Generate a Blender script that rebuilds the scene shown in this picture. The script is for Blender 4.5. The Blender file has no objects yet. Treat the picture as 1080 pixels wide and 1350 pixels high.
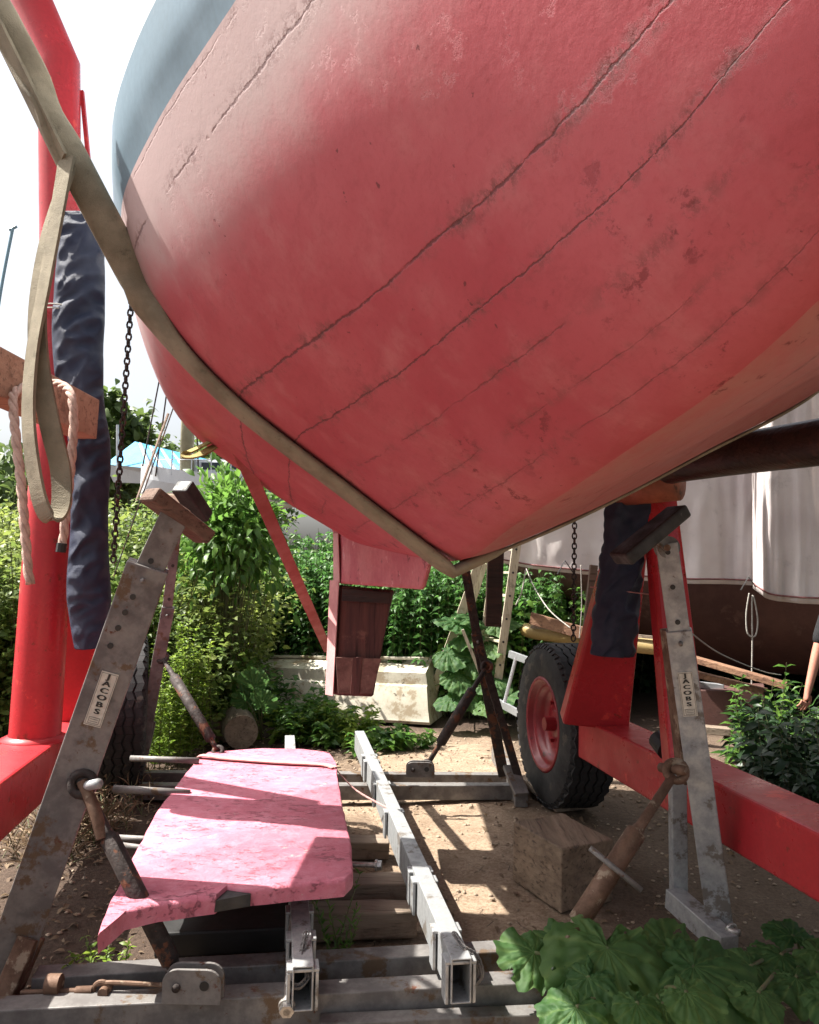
import bpy, math, random
import numpy as np
from mathutils import Vector, Matrix, Quaternion, noise as mnoise
R = math.radians
random.seed(7); rng = np.random.default_rng(11)
S = bpy.context.scene; COL = S.collection
V = Vector

# ------------------------------------------------------------------ camera
EYE = V((0, 0, 1.65)); PITCH, ROLL = 3.5, 1.2
cam_q = Quaternion((1, 0, 0), R(90 + PITCH)) @ Quaternion((0, 0, 1), R(ROLL))
cd = bpy.data.cameras.new('camera'); cam = bpy.data.objects.new('camera', cd); COL.objects.link(cam)
cam.rotation_mode = 'QUATERNION'; cam.rotation_quaternion = cam_q; cam.location = EYE
cd.sensor_fit = 'HORIZONTAL'; cd.sensor_width = 36; cd.lens = 36; cd.clip_start = .05; cd.clip_end = 2000
S.camera = cam
def ray(px, py): return cam_q @ V(((px - 540) / 1080, (675 - py) / 1080, -1))
def P(px, py, Y):            # point seen at pixel (px,py) standing Y metres ahead
    v = ray(px, py); return EYE + v * (Y / v.y)
def G(px, py, z=0):          # point seen at pixel on the level z
    v = ray(px, py); return EYE + v * ((z - EYE.z) / v.z)

# ------------------------------------------------------------------ objects
ROOT = {}
def tag(o, label=None, cat=None, group=None, kind=None):
    if label: o['label'] = label
    if cat: o['category'] = cat
    if group: o['group'] = group
    if kind: o['kind'] = kind
    return o
def thing(name, label, cat, loc, group=None):
    o = bpy.data.objects.new(name, None); COL.objects.link(o); o.location = loc
    o.empty_display_size = .1
    ROOT[o] = V(loc); return tag(o, label, cat, group)
def newmesh(name, verts, faces, mat, parent=None, smooth=False, bevel=0, tint=None, uv=None, origin=None, mats=None, mi=None):
    verts = np.asarray(verts, dtype=np.float64).reshape(-1, 3)
    if parent is not None: off = ROOT[parent]
    elif origin is not None: off = V(origin)
    else:
        mn, mx = verts.min(0), verts.max(0); off = V(((mn[0]+mx[0])/2, (mn[1]+mx[1])/2, mn[2]))
    me = bpy.data.meshes.new(name)
    vv = verts - np.array(off)
    if isinstance(faces, np.ndarray):
        n, k = faces.shape
        me.vertices.add(len(vv)); me.vertices.foreach_set('co', vv.astype(np.float32).ravel())
        me.loops.add(n * k); me.loops.foreach_set('vertex_index', faces.astype(np.int32).ravel())
        me.polygons.add(n); me.polygons.foreach_set('loop_start', np.arange(0, n * k, k, dtype=np.int32))
        me.update(calc_edges=True)
    else:
        me.from_pydata([tuple(v) for v in vv], [], faces)
    if mats:
        for m in mats: me.materials.append(m)
        me.polygons.foreach_set('material_index', mi)
    else: me.materials.append(mat)
    if tint is not None:
        a = me.attributes.new('tint', 'FLOAT', 'POINT'); a.data.foreach_set('value', np.asarray(tint, dtype=np.float32))
    if uv is not None:
        ul = me.uv_layers.new(name='UVMap'); idx = np.empty(len(me.loops), dtype=np.int32)
        me.loops.foreach_get('vertex_index', idx)
        ul.data.foreach_set('uv', np.asarray(uv, dtype=np.float32)[idx].ravel())
    if smooth: me.polygons.foreach_set('use_smooth', [True] * len(me.polygons))
    me.validate(); me.update()
    o = bpy.data.objects.new(name, me); COL.objects.link(o)
    if parent is not None:
        o.parent = parent; ROOT[o] = off
        if parent.parent is not None or parent.type == 'MESH': pass
    else: o.location = off; ROOT[o] = off
    if bevel:
        b = o.modifiers.new('bevel', 'BEVEL'); b.width = bevel; b.segments = 2; b.limit_method = 'ANGLE'; b.angle_limit = R(40)
        b.harden_normals = False
    return o
def perp(d, up=None):
    d = d.normalized()
    u = V(up) if up is not None else (V((0, 0, 1)) if abs(d.z) < .9 else V((0, 1, 0)))
    x = d.cross(u).normalized(); return x, x.cross(d).normalized()
class MB:
    def __init__(s): s.v = []; s.f = []
    def add(s, vs, fs):
        n = len(s.v); s.v += [V(a) for a in vs]; s.f += [tuple(i + n for i in f) for f in fs]; return s
    def bar(s, p, q, w, h, up=None, w2=None, h2=None):      # box from p to q
        p, q = V(p), V(q); x, y = perp(q - p, up); w2 = w if w2 is None else w2; h2 = h if h2 is None else h2
        vs = [p + x*a*w/2 + y*b*h/2 for a, b in ((-1,-1),(1,-1),(1,1),(-1,1))] + [q + x*a*w2/2 + y*b*h2/2 for a, b in ((-1,-1),(1,-1),(1,1),(-1,1))]
        return s.add(vs, [(3,2,1,0),(4,5,6,7),(0,1,5,4),(1,2,6,5),(2,3,7,6),(3,0,4,7)])
    def channel(s, p, q, w, h, t=.008, up=None):            # U section, open towards -y of its frame
        p, q = V(p), V(q); x, y = perp(q - p, up)
        prof = [(-w/2,-h/2),(-w/2,h/2),(w/2,h/2),(w/2,-h/2),(w/2-t,-h/2),(w/2-t,h/2-t),(-w/2+t,h/2-t),(-w/2+t,-h/2)]
        n = 8; vs = [p + x*a + y*b for a, b in prof] + [q + x*a + y*b for a, b in prof]
        fs = [(i, (i+1) % n, n+(i+1) % n, n+i) for i in range(n)]
        fs += [(0,7,6,1),(1,6,5,2),(2,5,4,3)]; fs += [tuple(n+i for i in f[::-1]) for f in ((0,7,6,1),(1,6,5,2),(2,5,4,3))]
        return s.add(vs, fs)
    def hollow(s, p, q, w, h, t=.006, up=None):             # rectangular tube, open ends
        p, q = V(p), V(q); x, y = perp(q - p, up); vs = []
        for o in (p, q):
            for k in (0, t):
                vs += [o + x*a*(w/2-k) + y*b*(h/2-k) for a, b in ((-1,-1),(1,-1),(1,1),(-1,1))]
        fs = []
        for i in range(4):
            j = (i+1) % 4
            fs += [(i, j, 8+j, 8+i), (4+j, 4+i, 12+i, 12+j), (j, i, 4+i, 4+j), (8+i, 8+j, 12+j, 12+i)]
        return s.add(vs, fs)
    def tube(s, pts, rad, n=12, cap=True, flat=1.0, up=None):
        pts = [V(p) for p in pts]; m = len(pts)
        rad = [rad]*m if not hasattr(rad, '__len__') else rad
        vs = []; x0 = None
        for i, p in enumerate(pts):
            d = (pts[min(i+1, m-1)] - pts[max(i-1, 0)])
            if d.length < 1e-6: d = V((0,0,1))
            x, y = perp(d, up)
            if x0 is not None and up is None:
                dd = d.normalized(); x = (x0 - dd * x0.dot(dd)).normalized(); y = x.cross(dd)
            x0 = x
            vs += [p + x*math.cos(2*math.pi*k/n)*rad[i] + y*math.sin(2*math.pi*k/n)*rad[i]*flat for k in range(n)]
        fs = [(i*n+k, i*n+(k+1) % n, (i+1)*n+(k+1) % n, (i+1)*n+k) for i in range(m-1) for k in range(n)]
        if cap: fs += [tuple(range(n))[::-1], tuple((m-1)*n+k for k in range(n))]
        return s.add(vs, fs)
    def lathe(s, c, ax, prof, n=48, up=None):               # prof (r, a) about axis
        c = V(c); ax = V(ax).normalized(); x, y = perp(ax, up); m = len(prof)
        vs = [c + ax*a + (x*math.cos(2*math.pi*k/n) + y*math.sin(2*math.pi*k/n))*r for r, a in prof for k in range(n)]
        return s.add(vs, [(i*n+k, i*n+(k+1) % n, (i+1)*n+(k+1) % n, (i+1)*n+k) for i in range(m-1) for k in range(n)])
    def prism(s, poly, d):
        d = V(d); n = len(poly); poly = [V(p) for p in poly]
        return s.add(poly + [p + d for p in poly], [tuple(range(n))[::-1], tuple(range(n, 2*n))] + [(i, (i+1) % n, n+(i+1) % n, n+i) for i in range(n)])
    def ring(s, c, nrm, Rr, r, n=16, m=6, stretch=1.0, up=None):
        c = V(c); nrm = V(nrm).normalized(); x, y = perp(nrm, up); vs = []
        for i in range(n):
            a = 2*math.pi*i/n; rd = x*math.cos(a) + y*math.sin(a)*1.0; cc = c + x*math.cos(a)*Rr + y*math.sin(a)*Rr*stretch
            for j in range(m):
                b = 2*math.pi*j/m; vs.append(cc + rd*math.cos(b)*r + nrm*math.sin(b)*r)
        return s.add(vs, [(i*m+j, ((i+1) % n)*m+j, ((i+1) % n)*m+(j+1) % m, i*m+(j+1) % m) for i in range(n) for j in range(m)])
    def wobble(s, amp, sc):
        for v in s.v: v += mnoise.noise_vector(v * sc) * amp
        return s
    def build(s, name, mat, parent=None, smooth=False, bevel=0, **k):
        return newmesh(name, [tuple(v) for v in s.v], s.f, mat, parent, smooth, bevel, **k)
def spline(pts, n=10):
    pts = [V(p) for p in pts]; out = []
    for i in range(len(pts)-1):
        p0, p1, p2, p3 = pts[max(i-1,0)], pts[i], pts[i+1], pts[min(i+2,len(pts)-1)]
        for k in range(n):
            t = k/n
            out.append(.5*((2*p1) + (p2-p0)*t + (2*p0-5*p1+4*p2-p3)*t*t + (3*p1-p0-3*p2+p3)*t**3))
    out.append(pts[-1]); return out
def smooth_by_angle(o, a=35):
    me = o.data; me.polygons.foreach_set('use_smooth', [True]*len(me.polygons))
    try: me.set_sharp_from_angle(angle=R(a))
    except Exception: pass
    return o

# ------------------------------------------------------------------ materials
class NT:
    def __init__(s, name):
        s.m = bpy.data.materials.new(name); s.m.use_nodes = True; s.t = s.m.node_tree; s.n = s.t.nodes
        s.n.clear(); s.out = s.n.new('ShaderNodeOutputMaterial')
        s.tc = s.n.new('ShaderNodeTexCoord')
    def link(s, a, b): s.t.links.new(a, b)
    def node(s, typ, **k):
        n = s.n.new(typ)
        for a, b in k.items(): setattr(n, a, b)
        return n
    def val(s, sock, x):
        if hasattr(x, 'is_linked') or isinstance(x, bpy.types.NodeSocket): s.link(x, sock)
        else: sock.default_value = x
    def noise(s, scale, detail=4, rough=.6, vec=None, stretch=None, dist=0):
        n = s.node('ShaderNodeTexNoise'); n.inputs['Scale'].default_value = scale; n.inputs['Detail'].default_value = detail
        n.inputs['Roughness'].default_value = rough; n.inputs['Distortion'].default_value = dist
        v = vec or s.tc.outputs['Object']
        if stretch:
            mp = s.node('ShaderNodeMapping'); mp.inputs['Scale'].default_value = stretch; s.link(v, mp.inputs['Vector']); v = mp.outputs[0]
        s.link(v, n.inputs['Vector']); return n.outputs['Fac']
    def vor(s, scale, feature='F1', vec=None):
        n = s.node('ShaderNodeTexVoronoi', feature=feature); n.inputs['Scale'].default_value = scale
        s.link(vec or s.tc.outputs['Object'], n.inputs['Vector']); return n.outputs['Distance']
    def math(s, op, a, b=0.0, c=None, clamp=False):
        n = s.node('ShaderNodeMath', operation=op, use_clamp=clamp); s.val(n.inputs[0], a); s.val(n.inputs[1], b)
        if c is not None: s.val(n.inputs[2], c)
        return n.outputs[0]
    def ramp(s, x, a, b, lo=0.0, hi=1.0):
        n = s.node('ShaderNodeMapRange', interpolation_type='SMOOTHSTEP'); s.val(n.inputs['Value'], x)
        n.inputs['From Min'].default_value = a; n.inputs['From Max'].default_value = b
        n.inputs['To Min'].default_value = lo; n.inputs['To Max'].default_value = hi; return n.outputs[0]
    def mix(s, f, a, b):
        n = s.node('ShaderNodeMix', data_type='RGBA'); s.val(n.inputs[0], f)
        for k, c in ((6, a), (7, b)):
            if isinstance(c, bpy.types.NodeSocket): s.link(c, n.inputs[k])
            else: n.inputs[k].default_value = (*c[:3], 1)
        return n.outputs[2]
    def finish(s, col, rough=.6, bump=None, bs=.3, bd=.01, metal=0.0, trans=None, spec=.5, sheen=0):
        b = s.node('ShaderNodeBsdfPrincipled')
        if isinstance(col, bpy.types.NodeSocket): s.link(col, b.inputs['Base Color'])
        else: b.inputs['Base Color'].default_value = (*col, 1)
        s.val(b.inputs['Roughness'], rough); s.val(b.inputs['Metallic'], metal)
        b.inputs['Specular IOR Level'].default_value = spec
        if bump is not None:
            bn = s.node('ShaderNodeBump'); bn.inputs['Strength'].default_value = bs; bn.inputs['Distance'].default_value = bd
            s.link(bump, bn.inputs['Height']); s.link(bn.outputs[0], b.inputs['Normal'])
        sh = b.outputs[0]
        if trans:
            tr = s.node('ShaderNodeBsdfTranslucent'); mx = s.node('ShaderNodeMixShader'); mx.inputs[0].default_value = trans[0]
            if isinstance(trans[1], bpy.types.NodeSocket): s.link(trans[1], tr.inputs[0])
            else: tr.inputs[0].default_value = (*trans[1], 1)
            s.link(sh, mx.inputs[1]); s.link(tr.outputs[0], mx.inputs[2]); sh = mx.outputs[0]
        s.link(sh, s.out.inputs['Surface']); return s.m
def pbr(name, c1, c2=None, scale=8, rough=.6, bump=.3, bd=.005, metal=0, stain=None, stretch=None, spec=.5, fine=60, rvar=.15):
    t = NT(name); c2 = c2 or tuple(x*.7 for x in c1)
    n1 = t.noise(scale, 6, .65, stretch=stretch)
    col = t.mix(t.ramp(n1, .35, .65), c1, c2)
    f = t.noise(fine, 4, .6, stretch=stretch)
    col = t.mix(t.ramp(f, .3, .75, 0, .35), col, tuple(x*.55 for x in c1))
    if stain:
        for (sc, ss, th) in stain:
            col = t.mix(t.ramp(t.noise(ss, 8, .7), th, th+.06), col, sc)
    h = t.math('ADD', t.math('MULTIPLY', f, .5), n1)
    return t.finish(col, t.ramp(n1, .3, .7, rough-rvar, min(1, rough+rvar)), h, bump, bd, metal, spec=spec)
RUST = (.10, .035, .018)
m_frame = pbr('red_gloss_paint', (.47,.032,.040), (.40,.022,.028), 3, .34, .12, .004, stain=[((.60,.06,.05), 5, .60), ((.20,.03,.02), 14, .61), ((.05,.03,.03), 30, .66), ((.13,.07,.05), 45, .69)], spec=.4)
m_galv = pbr('galvanised_steel', (.40,.41,.41), (.28,.29,.295), 14, .55, .2, .003, .45, stain=[((.17,.15,.13), 7, .56), (RUST, 11, .66)])
m_galvold = pbr('weathered_grey_steel', (.21,.20,.19), (.13,.12,.115), 10, .65, .3, .003, .3, stain=[((.12,.08,.05), 6, .55), (RUST, 14, .62)])
m_dark = pbr('dark_rusty_iron', (.045,.033,.029), (.028,.021,.019), 22, .75, .9, .006, .2, stain=[((.13,.05,.025), 12, .54), ((.2,.11,.07), 30, .66)])
m_rust = pbr('rusty_iron', (.17,.10,.065), (.10,.055,.035), 16, .75, .5, .004, .3, stain=[((.27,.21,.15), 12, .56)])
m_bright = pbr('bare_bolt_steel', (.5,.48,.45), (.3,.28,.26), 30, .4, .2, .002, .7)
m_rubber = pbr('tyre_rubber', (.032,.031,.032), (.022,.022,.023), 6, .75, .35, .004, stain=[((.075,.066,.055), 5, .57)], spec=.3)
m_pad = pbr('black_rubber_pad', (.035,.033,.032), (.02,.02,.02), 12, .6, .5, .006, stain=[((.12,.11,.10), 14, .62)])
def wood(name, c1, c2, axis=0, rough=.8, dirt=None):
    t = NT(name); st = [14, 14, 14]; st[axis] = .9; st2 = [55, 55, 55]; st2[axis] = 3
    n1 = t.noise(1, 6, .7, stretch=tuple(st), dist=.6); n2 = t.noise(1, 5, .6, stretch=tuple(st2)); n3 = t.noise(5, 6, .7)
    col = t.mix(t.ramp(n1, .3, .7), c1, c2)
    col = t.mix(t.ramp(n2, .52, .7, 0, .75), col, tuple(x*.35 for x in c2))
    col = t.mix(t.ramp(n3, .56, .68, 0, .7), col, dirt or tuple(x*.5 for x in c2))
    return t.finish(col, rough, t.math('ADD', n1, n2), .55, .008, spec=.25)
m_timber = wood('weathered_timber', (.25,.20,.155), (.16,.12,.09), 0)
m_timbery = wood('weathered_timber_lengthwise', (.36,.29,.22), (.24,.185,.135), 1)
m_plank = wood('reddish_planed_timber', (.42,.26,.18), (.31,.18,.12), 0, .7)
m_tar = wood('tarred_spar_wood', (.055,.028,.022), (.025,.017,.016), 0, .35, (.13,.045,.028))
m_ladder = wood('pale_ladder_wood', (.52,.47,.36), (.38,.33,.24), 2)
m_log = wood('grey_log_bark', (.26,.21,.16), (.15,.12,.09), 1)
m_post = wood('bare_keel_wood', (.13,.055,.045), (.06,.028,.026), 2, .75, (.22,.11,.085))
m_dinghy = pbr('chalky_white_paint', (.60,.56,.46), (.42,.38,.29), 3, .7, .3, .006, stain=[((.30,.24,.16), 3, .52), ((.12,.10,.07), 9, .60)])
m_alu = pbr('aluminium', (.62,.64,.66), (.5,.52,.54), 6, .35, .1, .002, .7)
def cloth(name, c1, c2, scale=5, weave=400, rough=.85, trans=None, sun=None):
    t = NT(name); n = t.noise(scale, 5, .6); w = t.noise(weave, 2, .5)
    col = t.mix(t.ramp(n, .35, .68), c1, c2); st = t.noise(scale*2.7, 8, .7)
    col = t.mix(t.ramp(st, .56, .72, 0, .6), col, tuple(x*.55 for x in c2))
    return t.finish(col, rough, t.math('ADD', n, t.math('MULTIPLY', w, .45)), .45, .02, spec=.25, trans=trans)
m_sling = cloth('khaki_webbing', (.27,.235,.17), (.18,.155,.11), 9)
m_sling2 = cloth('olive_webbing', (.36,.31,.12), (.24,.2,.08), 9)
m_rope = cloth('pale_rope', (.58,.42,.35), (.42,.29,.24), 30)
m_cord = cloth('thin_cord', (.42,.40,.36), (.3,.28,.25), 30)
m_navy = cloth('navy_canvas', (.022,.028,.055), (.04,.047,.075), 6, rough=.55)
m_tarp = cloth('off_white_tarpaulin', (.74,.69,.67), (.62,.56,.55), 1.6, rough=.75, trans=(.32, (.75,.66,.62)))
m_bluetarp = cloth('blue_tarpaulin', (.03,.22,.42), (.05,.30,.48), 2, rough=.5)
m_shirt = cloth('black_cotton', (.012,.012,.014), (.02,.02,.022), 8)
m_trouser = cloth('dark_trousers', (.02,.022,.028), (.03,.03,.035), 8)
m_skin = pbr('skin', (.50,.22,.155), (.44,.18,.125), 9, .55, .1, .001)
m_hair = pbr('brown_hair', (.05,.03,.02), (.03,.02,.012), 60, .6, .5, .004)
m_strap = pbr('faded_red_bar', (.34,.07,.055), (.26,.05,.04), 8, .6, .2, .003)
m_redstr = cloth('faded_red_webbing', (.55,.30,.28), (.42,.2,.19), 12)
m_whull = pbr('white_gelcoat', (.72,.74,.76), (.62,.65,.68), 1, .35, .05, .002)
m_bhull = pbr('grey_blue_gelcoat', (.20,.33,.40), (.17,.28,.35), 1, .35, .05, .002)
m_glass = pbr('dark_cabin_glass', (.02,.03,.04), (.02,.03,.04), 1, .1, 0, .001)
m_brownhull = pbr('brown_red_bottom_paint', (.09,.036,.028), (.06,.024,.02), 1.5, .7, .25, .01, stain=[((.10,.05,.04), 3, .58), ((.33,.2,.15), 6, .68)])
m_yellow = pbr('yellow_paint', (.36,.26,.10), (.28,.2,.08), 3, .6, .2, .004, stain=[((.3,.22,.12), 6, .6)])
m_black = pbr('black_plastic', (.012,.012,.012), (.02,.02,.02), 5, .6, .2, .004)
m_plate = pbr('cream_label_plate', (.62,.60,.52), (.52,.49,.42), 40, .5, .05, .001)
m_ink = pbr('black_ink', (.02,.02,.02), (.02,.02,.02), 5, .5, 0, .001)
m_stone = pbr('pebble', (.40,.31,.22), (.2,.15,.11), 3, .85, .3, .004)
m_litter = None

def leafmat(name, ca, cb, trans=.38, tc=None, rough=.45, spec=.35):
    t = NT(name); a = t.node('ShaderNodeAttribute', attribute_name='tint').outputs['Fac']
    col = t.mix(a, ca, cb); n = t.noise(25, 3, .6); col = t.mix(t.ramp(n, .35, .7, 0, .35), col, tuple(x*.6 for x in ca))
    tcol = t.mix(a, tc or tuple(min(1, x*1.9) for x in ca), tuple(min(1, x*1.9) for x in cb))
    return t.finish(col, rough, trans=(trans, tcol), spec=spec)
m_nettle = leafmat('nettle_leaf', (.035,.10,.024), (.085,.19,.04))
m_bramble = leafmat('bramble_leaf', (.07,.12,.028), (.21,.25,.06))
m_elder = leafmat('elder_leaf', (.05,.12,.024), (.12,.22,.04), .42)
m_golden = leafmat('yellow_green_leaf', (.09,.16,.022), (.2,.27,.04), .45)
m_weed = leafmat('weed_leaf', (.045,.12,.022), (.11,.2,.035), .4)
m_burdock = leafmat('broad_green_leaf', (.035,.10,.028), (.12,.20,.06), .45, rough=.62, spec=.3)
m_tree = leafmat('tree_leaf', (.06,.10,.03), (.12,.17,.045), .3)
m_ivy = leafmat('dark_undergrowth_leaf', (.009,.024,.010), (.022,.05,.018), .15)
m_dead = leafmat('dead_leaf', (.11,.07,.045), (.26,.19,.12), .2, rough=.8)
m_stem = pbr('green_stem', (.08,.12,.035), (.12,.10,.05), 20, .7, .1, .001)
m_bark = pbr('tree_bark', (.10,.08,.06), (.06,.05,.04), 6, .9, .6, .02)

# ------------------------------------------------------------------ the big hull
AX = V((-.194, .981, 0)).normalized(); LF = V((-AX.y, AX.x, 0)); HO = V((.16, 2.7, 0))
def hp(s, b, z): return HO + AX*s + LF*b + V((0, 0, z))
ST = [-2.6, -1.73, -1.1, -.5, 0, 1, 2, 3.7]
PORT = [[(0,2.4),(.01,2.5),(.02,2.6),(.03,2.75),(.05,2.9),(.08,3.1),(.2,3.9)],
 [(0,1.97),(.13,2.1),(.25,2.3),(.35,2.52),(.44,2.78),(.52,3.08),(.68,3.85)],
 [(0,1.83),(.22,2.0),(.42,2.22),(.58,2.46),(.70,2.76),(.76,2.97),(.9,3.8)],
 [(0,1.73),(.31,1.93),(.62,2.18),(.82,2.42),(.95,2.74),(1.0,2.96),(1.05,3.75)],
 [(0,1.64),(.37,1.9),(.74,2.17),(.97,2.42),(1.10,2.72),(1.13,2.96),(1.10,3.7)],
 [(0,1.66),(.35,1.84),(.68,2.03),(1.0,2.27),(1.17,2.70),(1.2,3.05),(1.17,3.7)],
 [(0,1.72),(.25,1.86),(.55,2.04),(.85,2.3),(1.05,2.72),(1.1,3.05),(1.1,3.7)],
 [(0,2.2),(.2,2.25),(.45,2.35),(.68,2.5),(.8,2.75),(.9,3.05),(.95,3.7)]]
STBD = [PORT[0],
 [(0,1.97),(.16,2.05),(.33,2.2),(.48,2.42),(.58,2.75),(.62,3.08),(.75,3.85)],
 [(0,1.83),(.27,1.95),(.59,2.13),(.94,2.37),(1.22,2.70),(1.3,2.98),(1.3,3.8)],
 [(0,1.73),(.34,1.88),(.74,2.10),(1.21,2.38),(1.50,2.68),(1.55,2.97),(1.5,3.75)],
 [(0,1.64),(.40,1.81),(.85,2.04),(1.38,2.34),(1.60,2.70),(1.68,2.96),(1.62,3.7)],
 [(0,1.66),(.37,1.8),(.78,1.985),(1.23,2.25),(1.52,2.62),(1.56,2.96),(1.5,3.7)],
 [(0,1.72),(.28,1.84),(.62,2.0),(.95,2.25),(1.15,2.7),(1.25,3.05),(1.2,3.7)],
 PORT[7]]
def cr(a, xs, x):           # non-uniform Hermite through table
    i = max(0, min(len(xs)-2, int(np.searchsorted(xs, x)-1)))
    def sl(k):
        if k == 0: return (a[1]-a[0])/(xs[1]-xs[0])
        if k == len(xs)-1: return (a[-1]-a[-2])/(xs[-1]-xs[-2])
        return (a[k+1]-a[k-1])/(xs[k+1]-xs[k-1])
    h = xs[i+1]-xs[i]; t = (x-xs[i])/h
    return (2*t**3-3*t*t+1)*a[i] + (t**3-2*t*t+t)*h*sl(i) + (-2*t**3+3*t*t)*a[i+1] + (t**3-t*t)*h*sl(i+1)
TAB = [np.array(PORT, float), np.array(STBD, float)]
def hsec(s, side, t):       # t in 0..6
    tab = TAB[side]; pts = np.array([[cr(tab[:, k, c], ST, s) for c in (0, 1)] for k in range(7)])
    ks = list(range(7)); return max(0.0, float(cr(pts[:, 0], ks, t))), float(cr(pts[:, 1], ks, t))
def hullpt(s, side, t, off=0.0):
    b, z = hsec(s, side, t)
    p = hp(s, b*(1 if side == 0 else -1), z)
    if off:
        b1, z1 = hsec(s, side, min(6, t+.05)); b0, z0 = hsec(s, side, max(0, t-.05))
        tb, tz = b1-b0, z1-z0; l = math.hypot(tb, tz) or 1
        p += LF*((tz/l)*off*(1 if side == 0 else -1)) + V((0, 0, -tb/l*off))
    return p
boat = thing('wooden_sailing_boat', 'big red bottomed wooden boat hanging overhead in the lifting sling', 'boat', hp(0, 0, 0))
def hull_strip(name, t0, t1, nt, mat, ns=110, sides=(0, 1)):
    ss = np.linspace(ST[0], ST[-1], ns); vs = []; uv = []; fs = []
    cols = [(1, t) for t in np.linspace(t1, t0, nt)] + [(0, t) for t in np.linspace(t0, t1, nt)]
    if t0 == 0: cols = cols[:nt-1] + cols[nt:]
    groups = [cols] if t0 == 0 else [cols[:nt], cols[nt:]]
    for g in groups:
        base = len(vs)
        for s in ss:
            tabs = [np.array([[cr(TAB[sd][:, k, c], ST, s) for c in (0, 1)] for k in range(7)]) for sd in (0, 1)]
            for sd, t in g:
                b = max(0, float(cr(tabs[sd][:, 0], list(range(7)), t))); z = float(cr(tabs[sd][:, 1], list(range(7)), t))
                if t < .35: z += .018*(1 - t/.35)**2       # rounded keel edge
                n = mnoise.noise(V((s*1.3, t*1.1, sd*7)))*.006
                vs.append(tuple(hp(s, (b+n)*(1 if sd == 0 else -1), z + n))); uv.append((s, (t/4)*(1 if sd == 0 else -1)))
        m = len(g)
        fs += [(base+i*m+j, base+i*m+j+1, base+(i+1)*m+j+1, base+(i+1)*m+j) for i in range(ns-1) for j in range(m-1)]
    return newmesh(name, vs, fs, mat, boat, smooth=True, uv=uv)
def hull_material():
    t = NT('worn_red_antifouling'); sep = t.node('ShaderNodeSeparateXYZ'); t.link(t.tc.outputs['UV'], sep.inputs[0])
    u, v = sep.outputs[0], sep.outputs[1]
    big = t.noise(1.1, 4, .6); mid = t.noise(6, 6, .65); fine = t.noise(70, 5, .7); grain = t.noise(30, 5, .7, stretch=(1, .3, 1))
    col = t.mix(t.ramp(big, .35, .65), (.44,.098,.118), (.37,.055,.075))
    col = t.mix(t.ramp(mid, .45, .75, 0, .6), col, (.47,.16,.17))
    brush = t.noise(9, 6, .75, stretch=(3, .35, 3)); col = t.mix(t.ramp(brush, .5, .72, 0, .35), col, (.28,.05,.06))
    col = t.mix(t.ramp(fine, .45, .8, 0, .35), col, (.30,.05,.055))
    # paler starboard side: the ambient light on it is painted into the colour
    stb = t.math('LESS_THAN', v, -.015); col = t.mix(t.math('MULTIPLY', stb, t.ramp(grain, .25, .7, .4, .8)), col, (.37,.17,.155))
    # grey fade towards the port waterline: lens glare painted into the colour
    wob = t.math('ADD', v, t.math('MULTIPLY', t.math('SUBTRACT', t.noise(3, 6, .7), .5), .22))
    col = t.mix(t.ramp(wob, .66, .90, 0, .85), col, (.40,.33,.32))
    # scattered dark bare patches, more near the keel
    pm = t.math('MULTIPLY', t.ramp(t.noise(17, 9, .75, stretch=(1, .6, 1)), .565, .63), t.ramp(t.noise(2.4, 3, .5), .46, .58))
    low = t.ramp(t.math('ABSOLUTE', v), .10, .62, 1, .12)
    col = t.mix(t.math('MULTIPLY', t.math('MULTIPLY', pm, low), .85), col, (.16,.028,.034))
    pits = t.math('MULTIPLY', t.ramp(t.noise(45, 3, .5), .70, .73), t.ramp(t.noise(4, 3, .5), .5, .6))
    col = t.mix(t.math('MULTIPLY', pits, .8), col, (.13,.03,.035))
    # plank seams
    j = t.math('MULTIPLY', t.math('SUBTRACT', t.noise(6, 8, .78), .5), .026); NSE = t.noise(42, 5, .75)
    vv = t.math('ADD', v, j); crack = None; stain = None
    for (c, w, a) in SEAMS:
        d = t.math('ABSOLUTE', t.math('SUBTRACT', vv, c))
        brk = t.ramp(t.noise(1.5 + abs(c)*2, 5, .65), .30 if a > .9 else .45, .42 if a > .9 else .54)
        dj = t.math('ADD', d, t.math('MULTIPLY', t.math('SUBTRACT', NSE, .5), w*2.4))
        k = t.math('MULTIPLY', t.ramp(dj, w*.15, w*.8, 1, 0), t.math('MULTIPLY', brk, a))
        d2 = t.math('MULTIPLY', t.ramp(d, 0, w*4+.012, 1, 0), a)
        crack = k if crack is None else t.math('MAXIMUM', crack, k)
        stain = d2 if stain is None else t.math('MAXIMUM', stain, d2)
    sm = t.math('MULTIPLY', stain, t.math('MULTIPLY', t.ramp(t.noise(30, 8, .8), .46, .58), t.ramp(t.noise(2.4, 3, .6), .42, .55)))
    col = t.mix(t.math('MULTIPLY', sm, .75), col, (.14,.06,.055))
    col = t.mix(t.math('MULTIPLY', crack, .78), col, (.08,.03,.032))
    h = t.math('SUBTRACT', t.math('ADD', t.math('MULTIPLY', fine, .25), t.math('MULTIPLY', mid, .6)), t.math('ADD', t.math('MULTIPLY', crack, 2.0), t.math('ADD', t.math('MULTIPLY', sm, .4), t.math('MULTIPLY', pm, .3))))
    return t.finish(col, t.ramp(mid, .3, .7, .55, .78), h, .36, .006, spec=.3)
SEAMS = [(.985, .003, .5), (.885, .0045, .8), (.482, .0040, .95), (.36, .0027, .95), (.262, .0028, .6), (.165, .0022, .5), (.09, .0022, .5), (-.22, .004, .7), (-.42, .003, .6)]
m_hull = hull_material()
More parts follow.
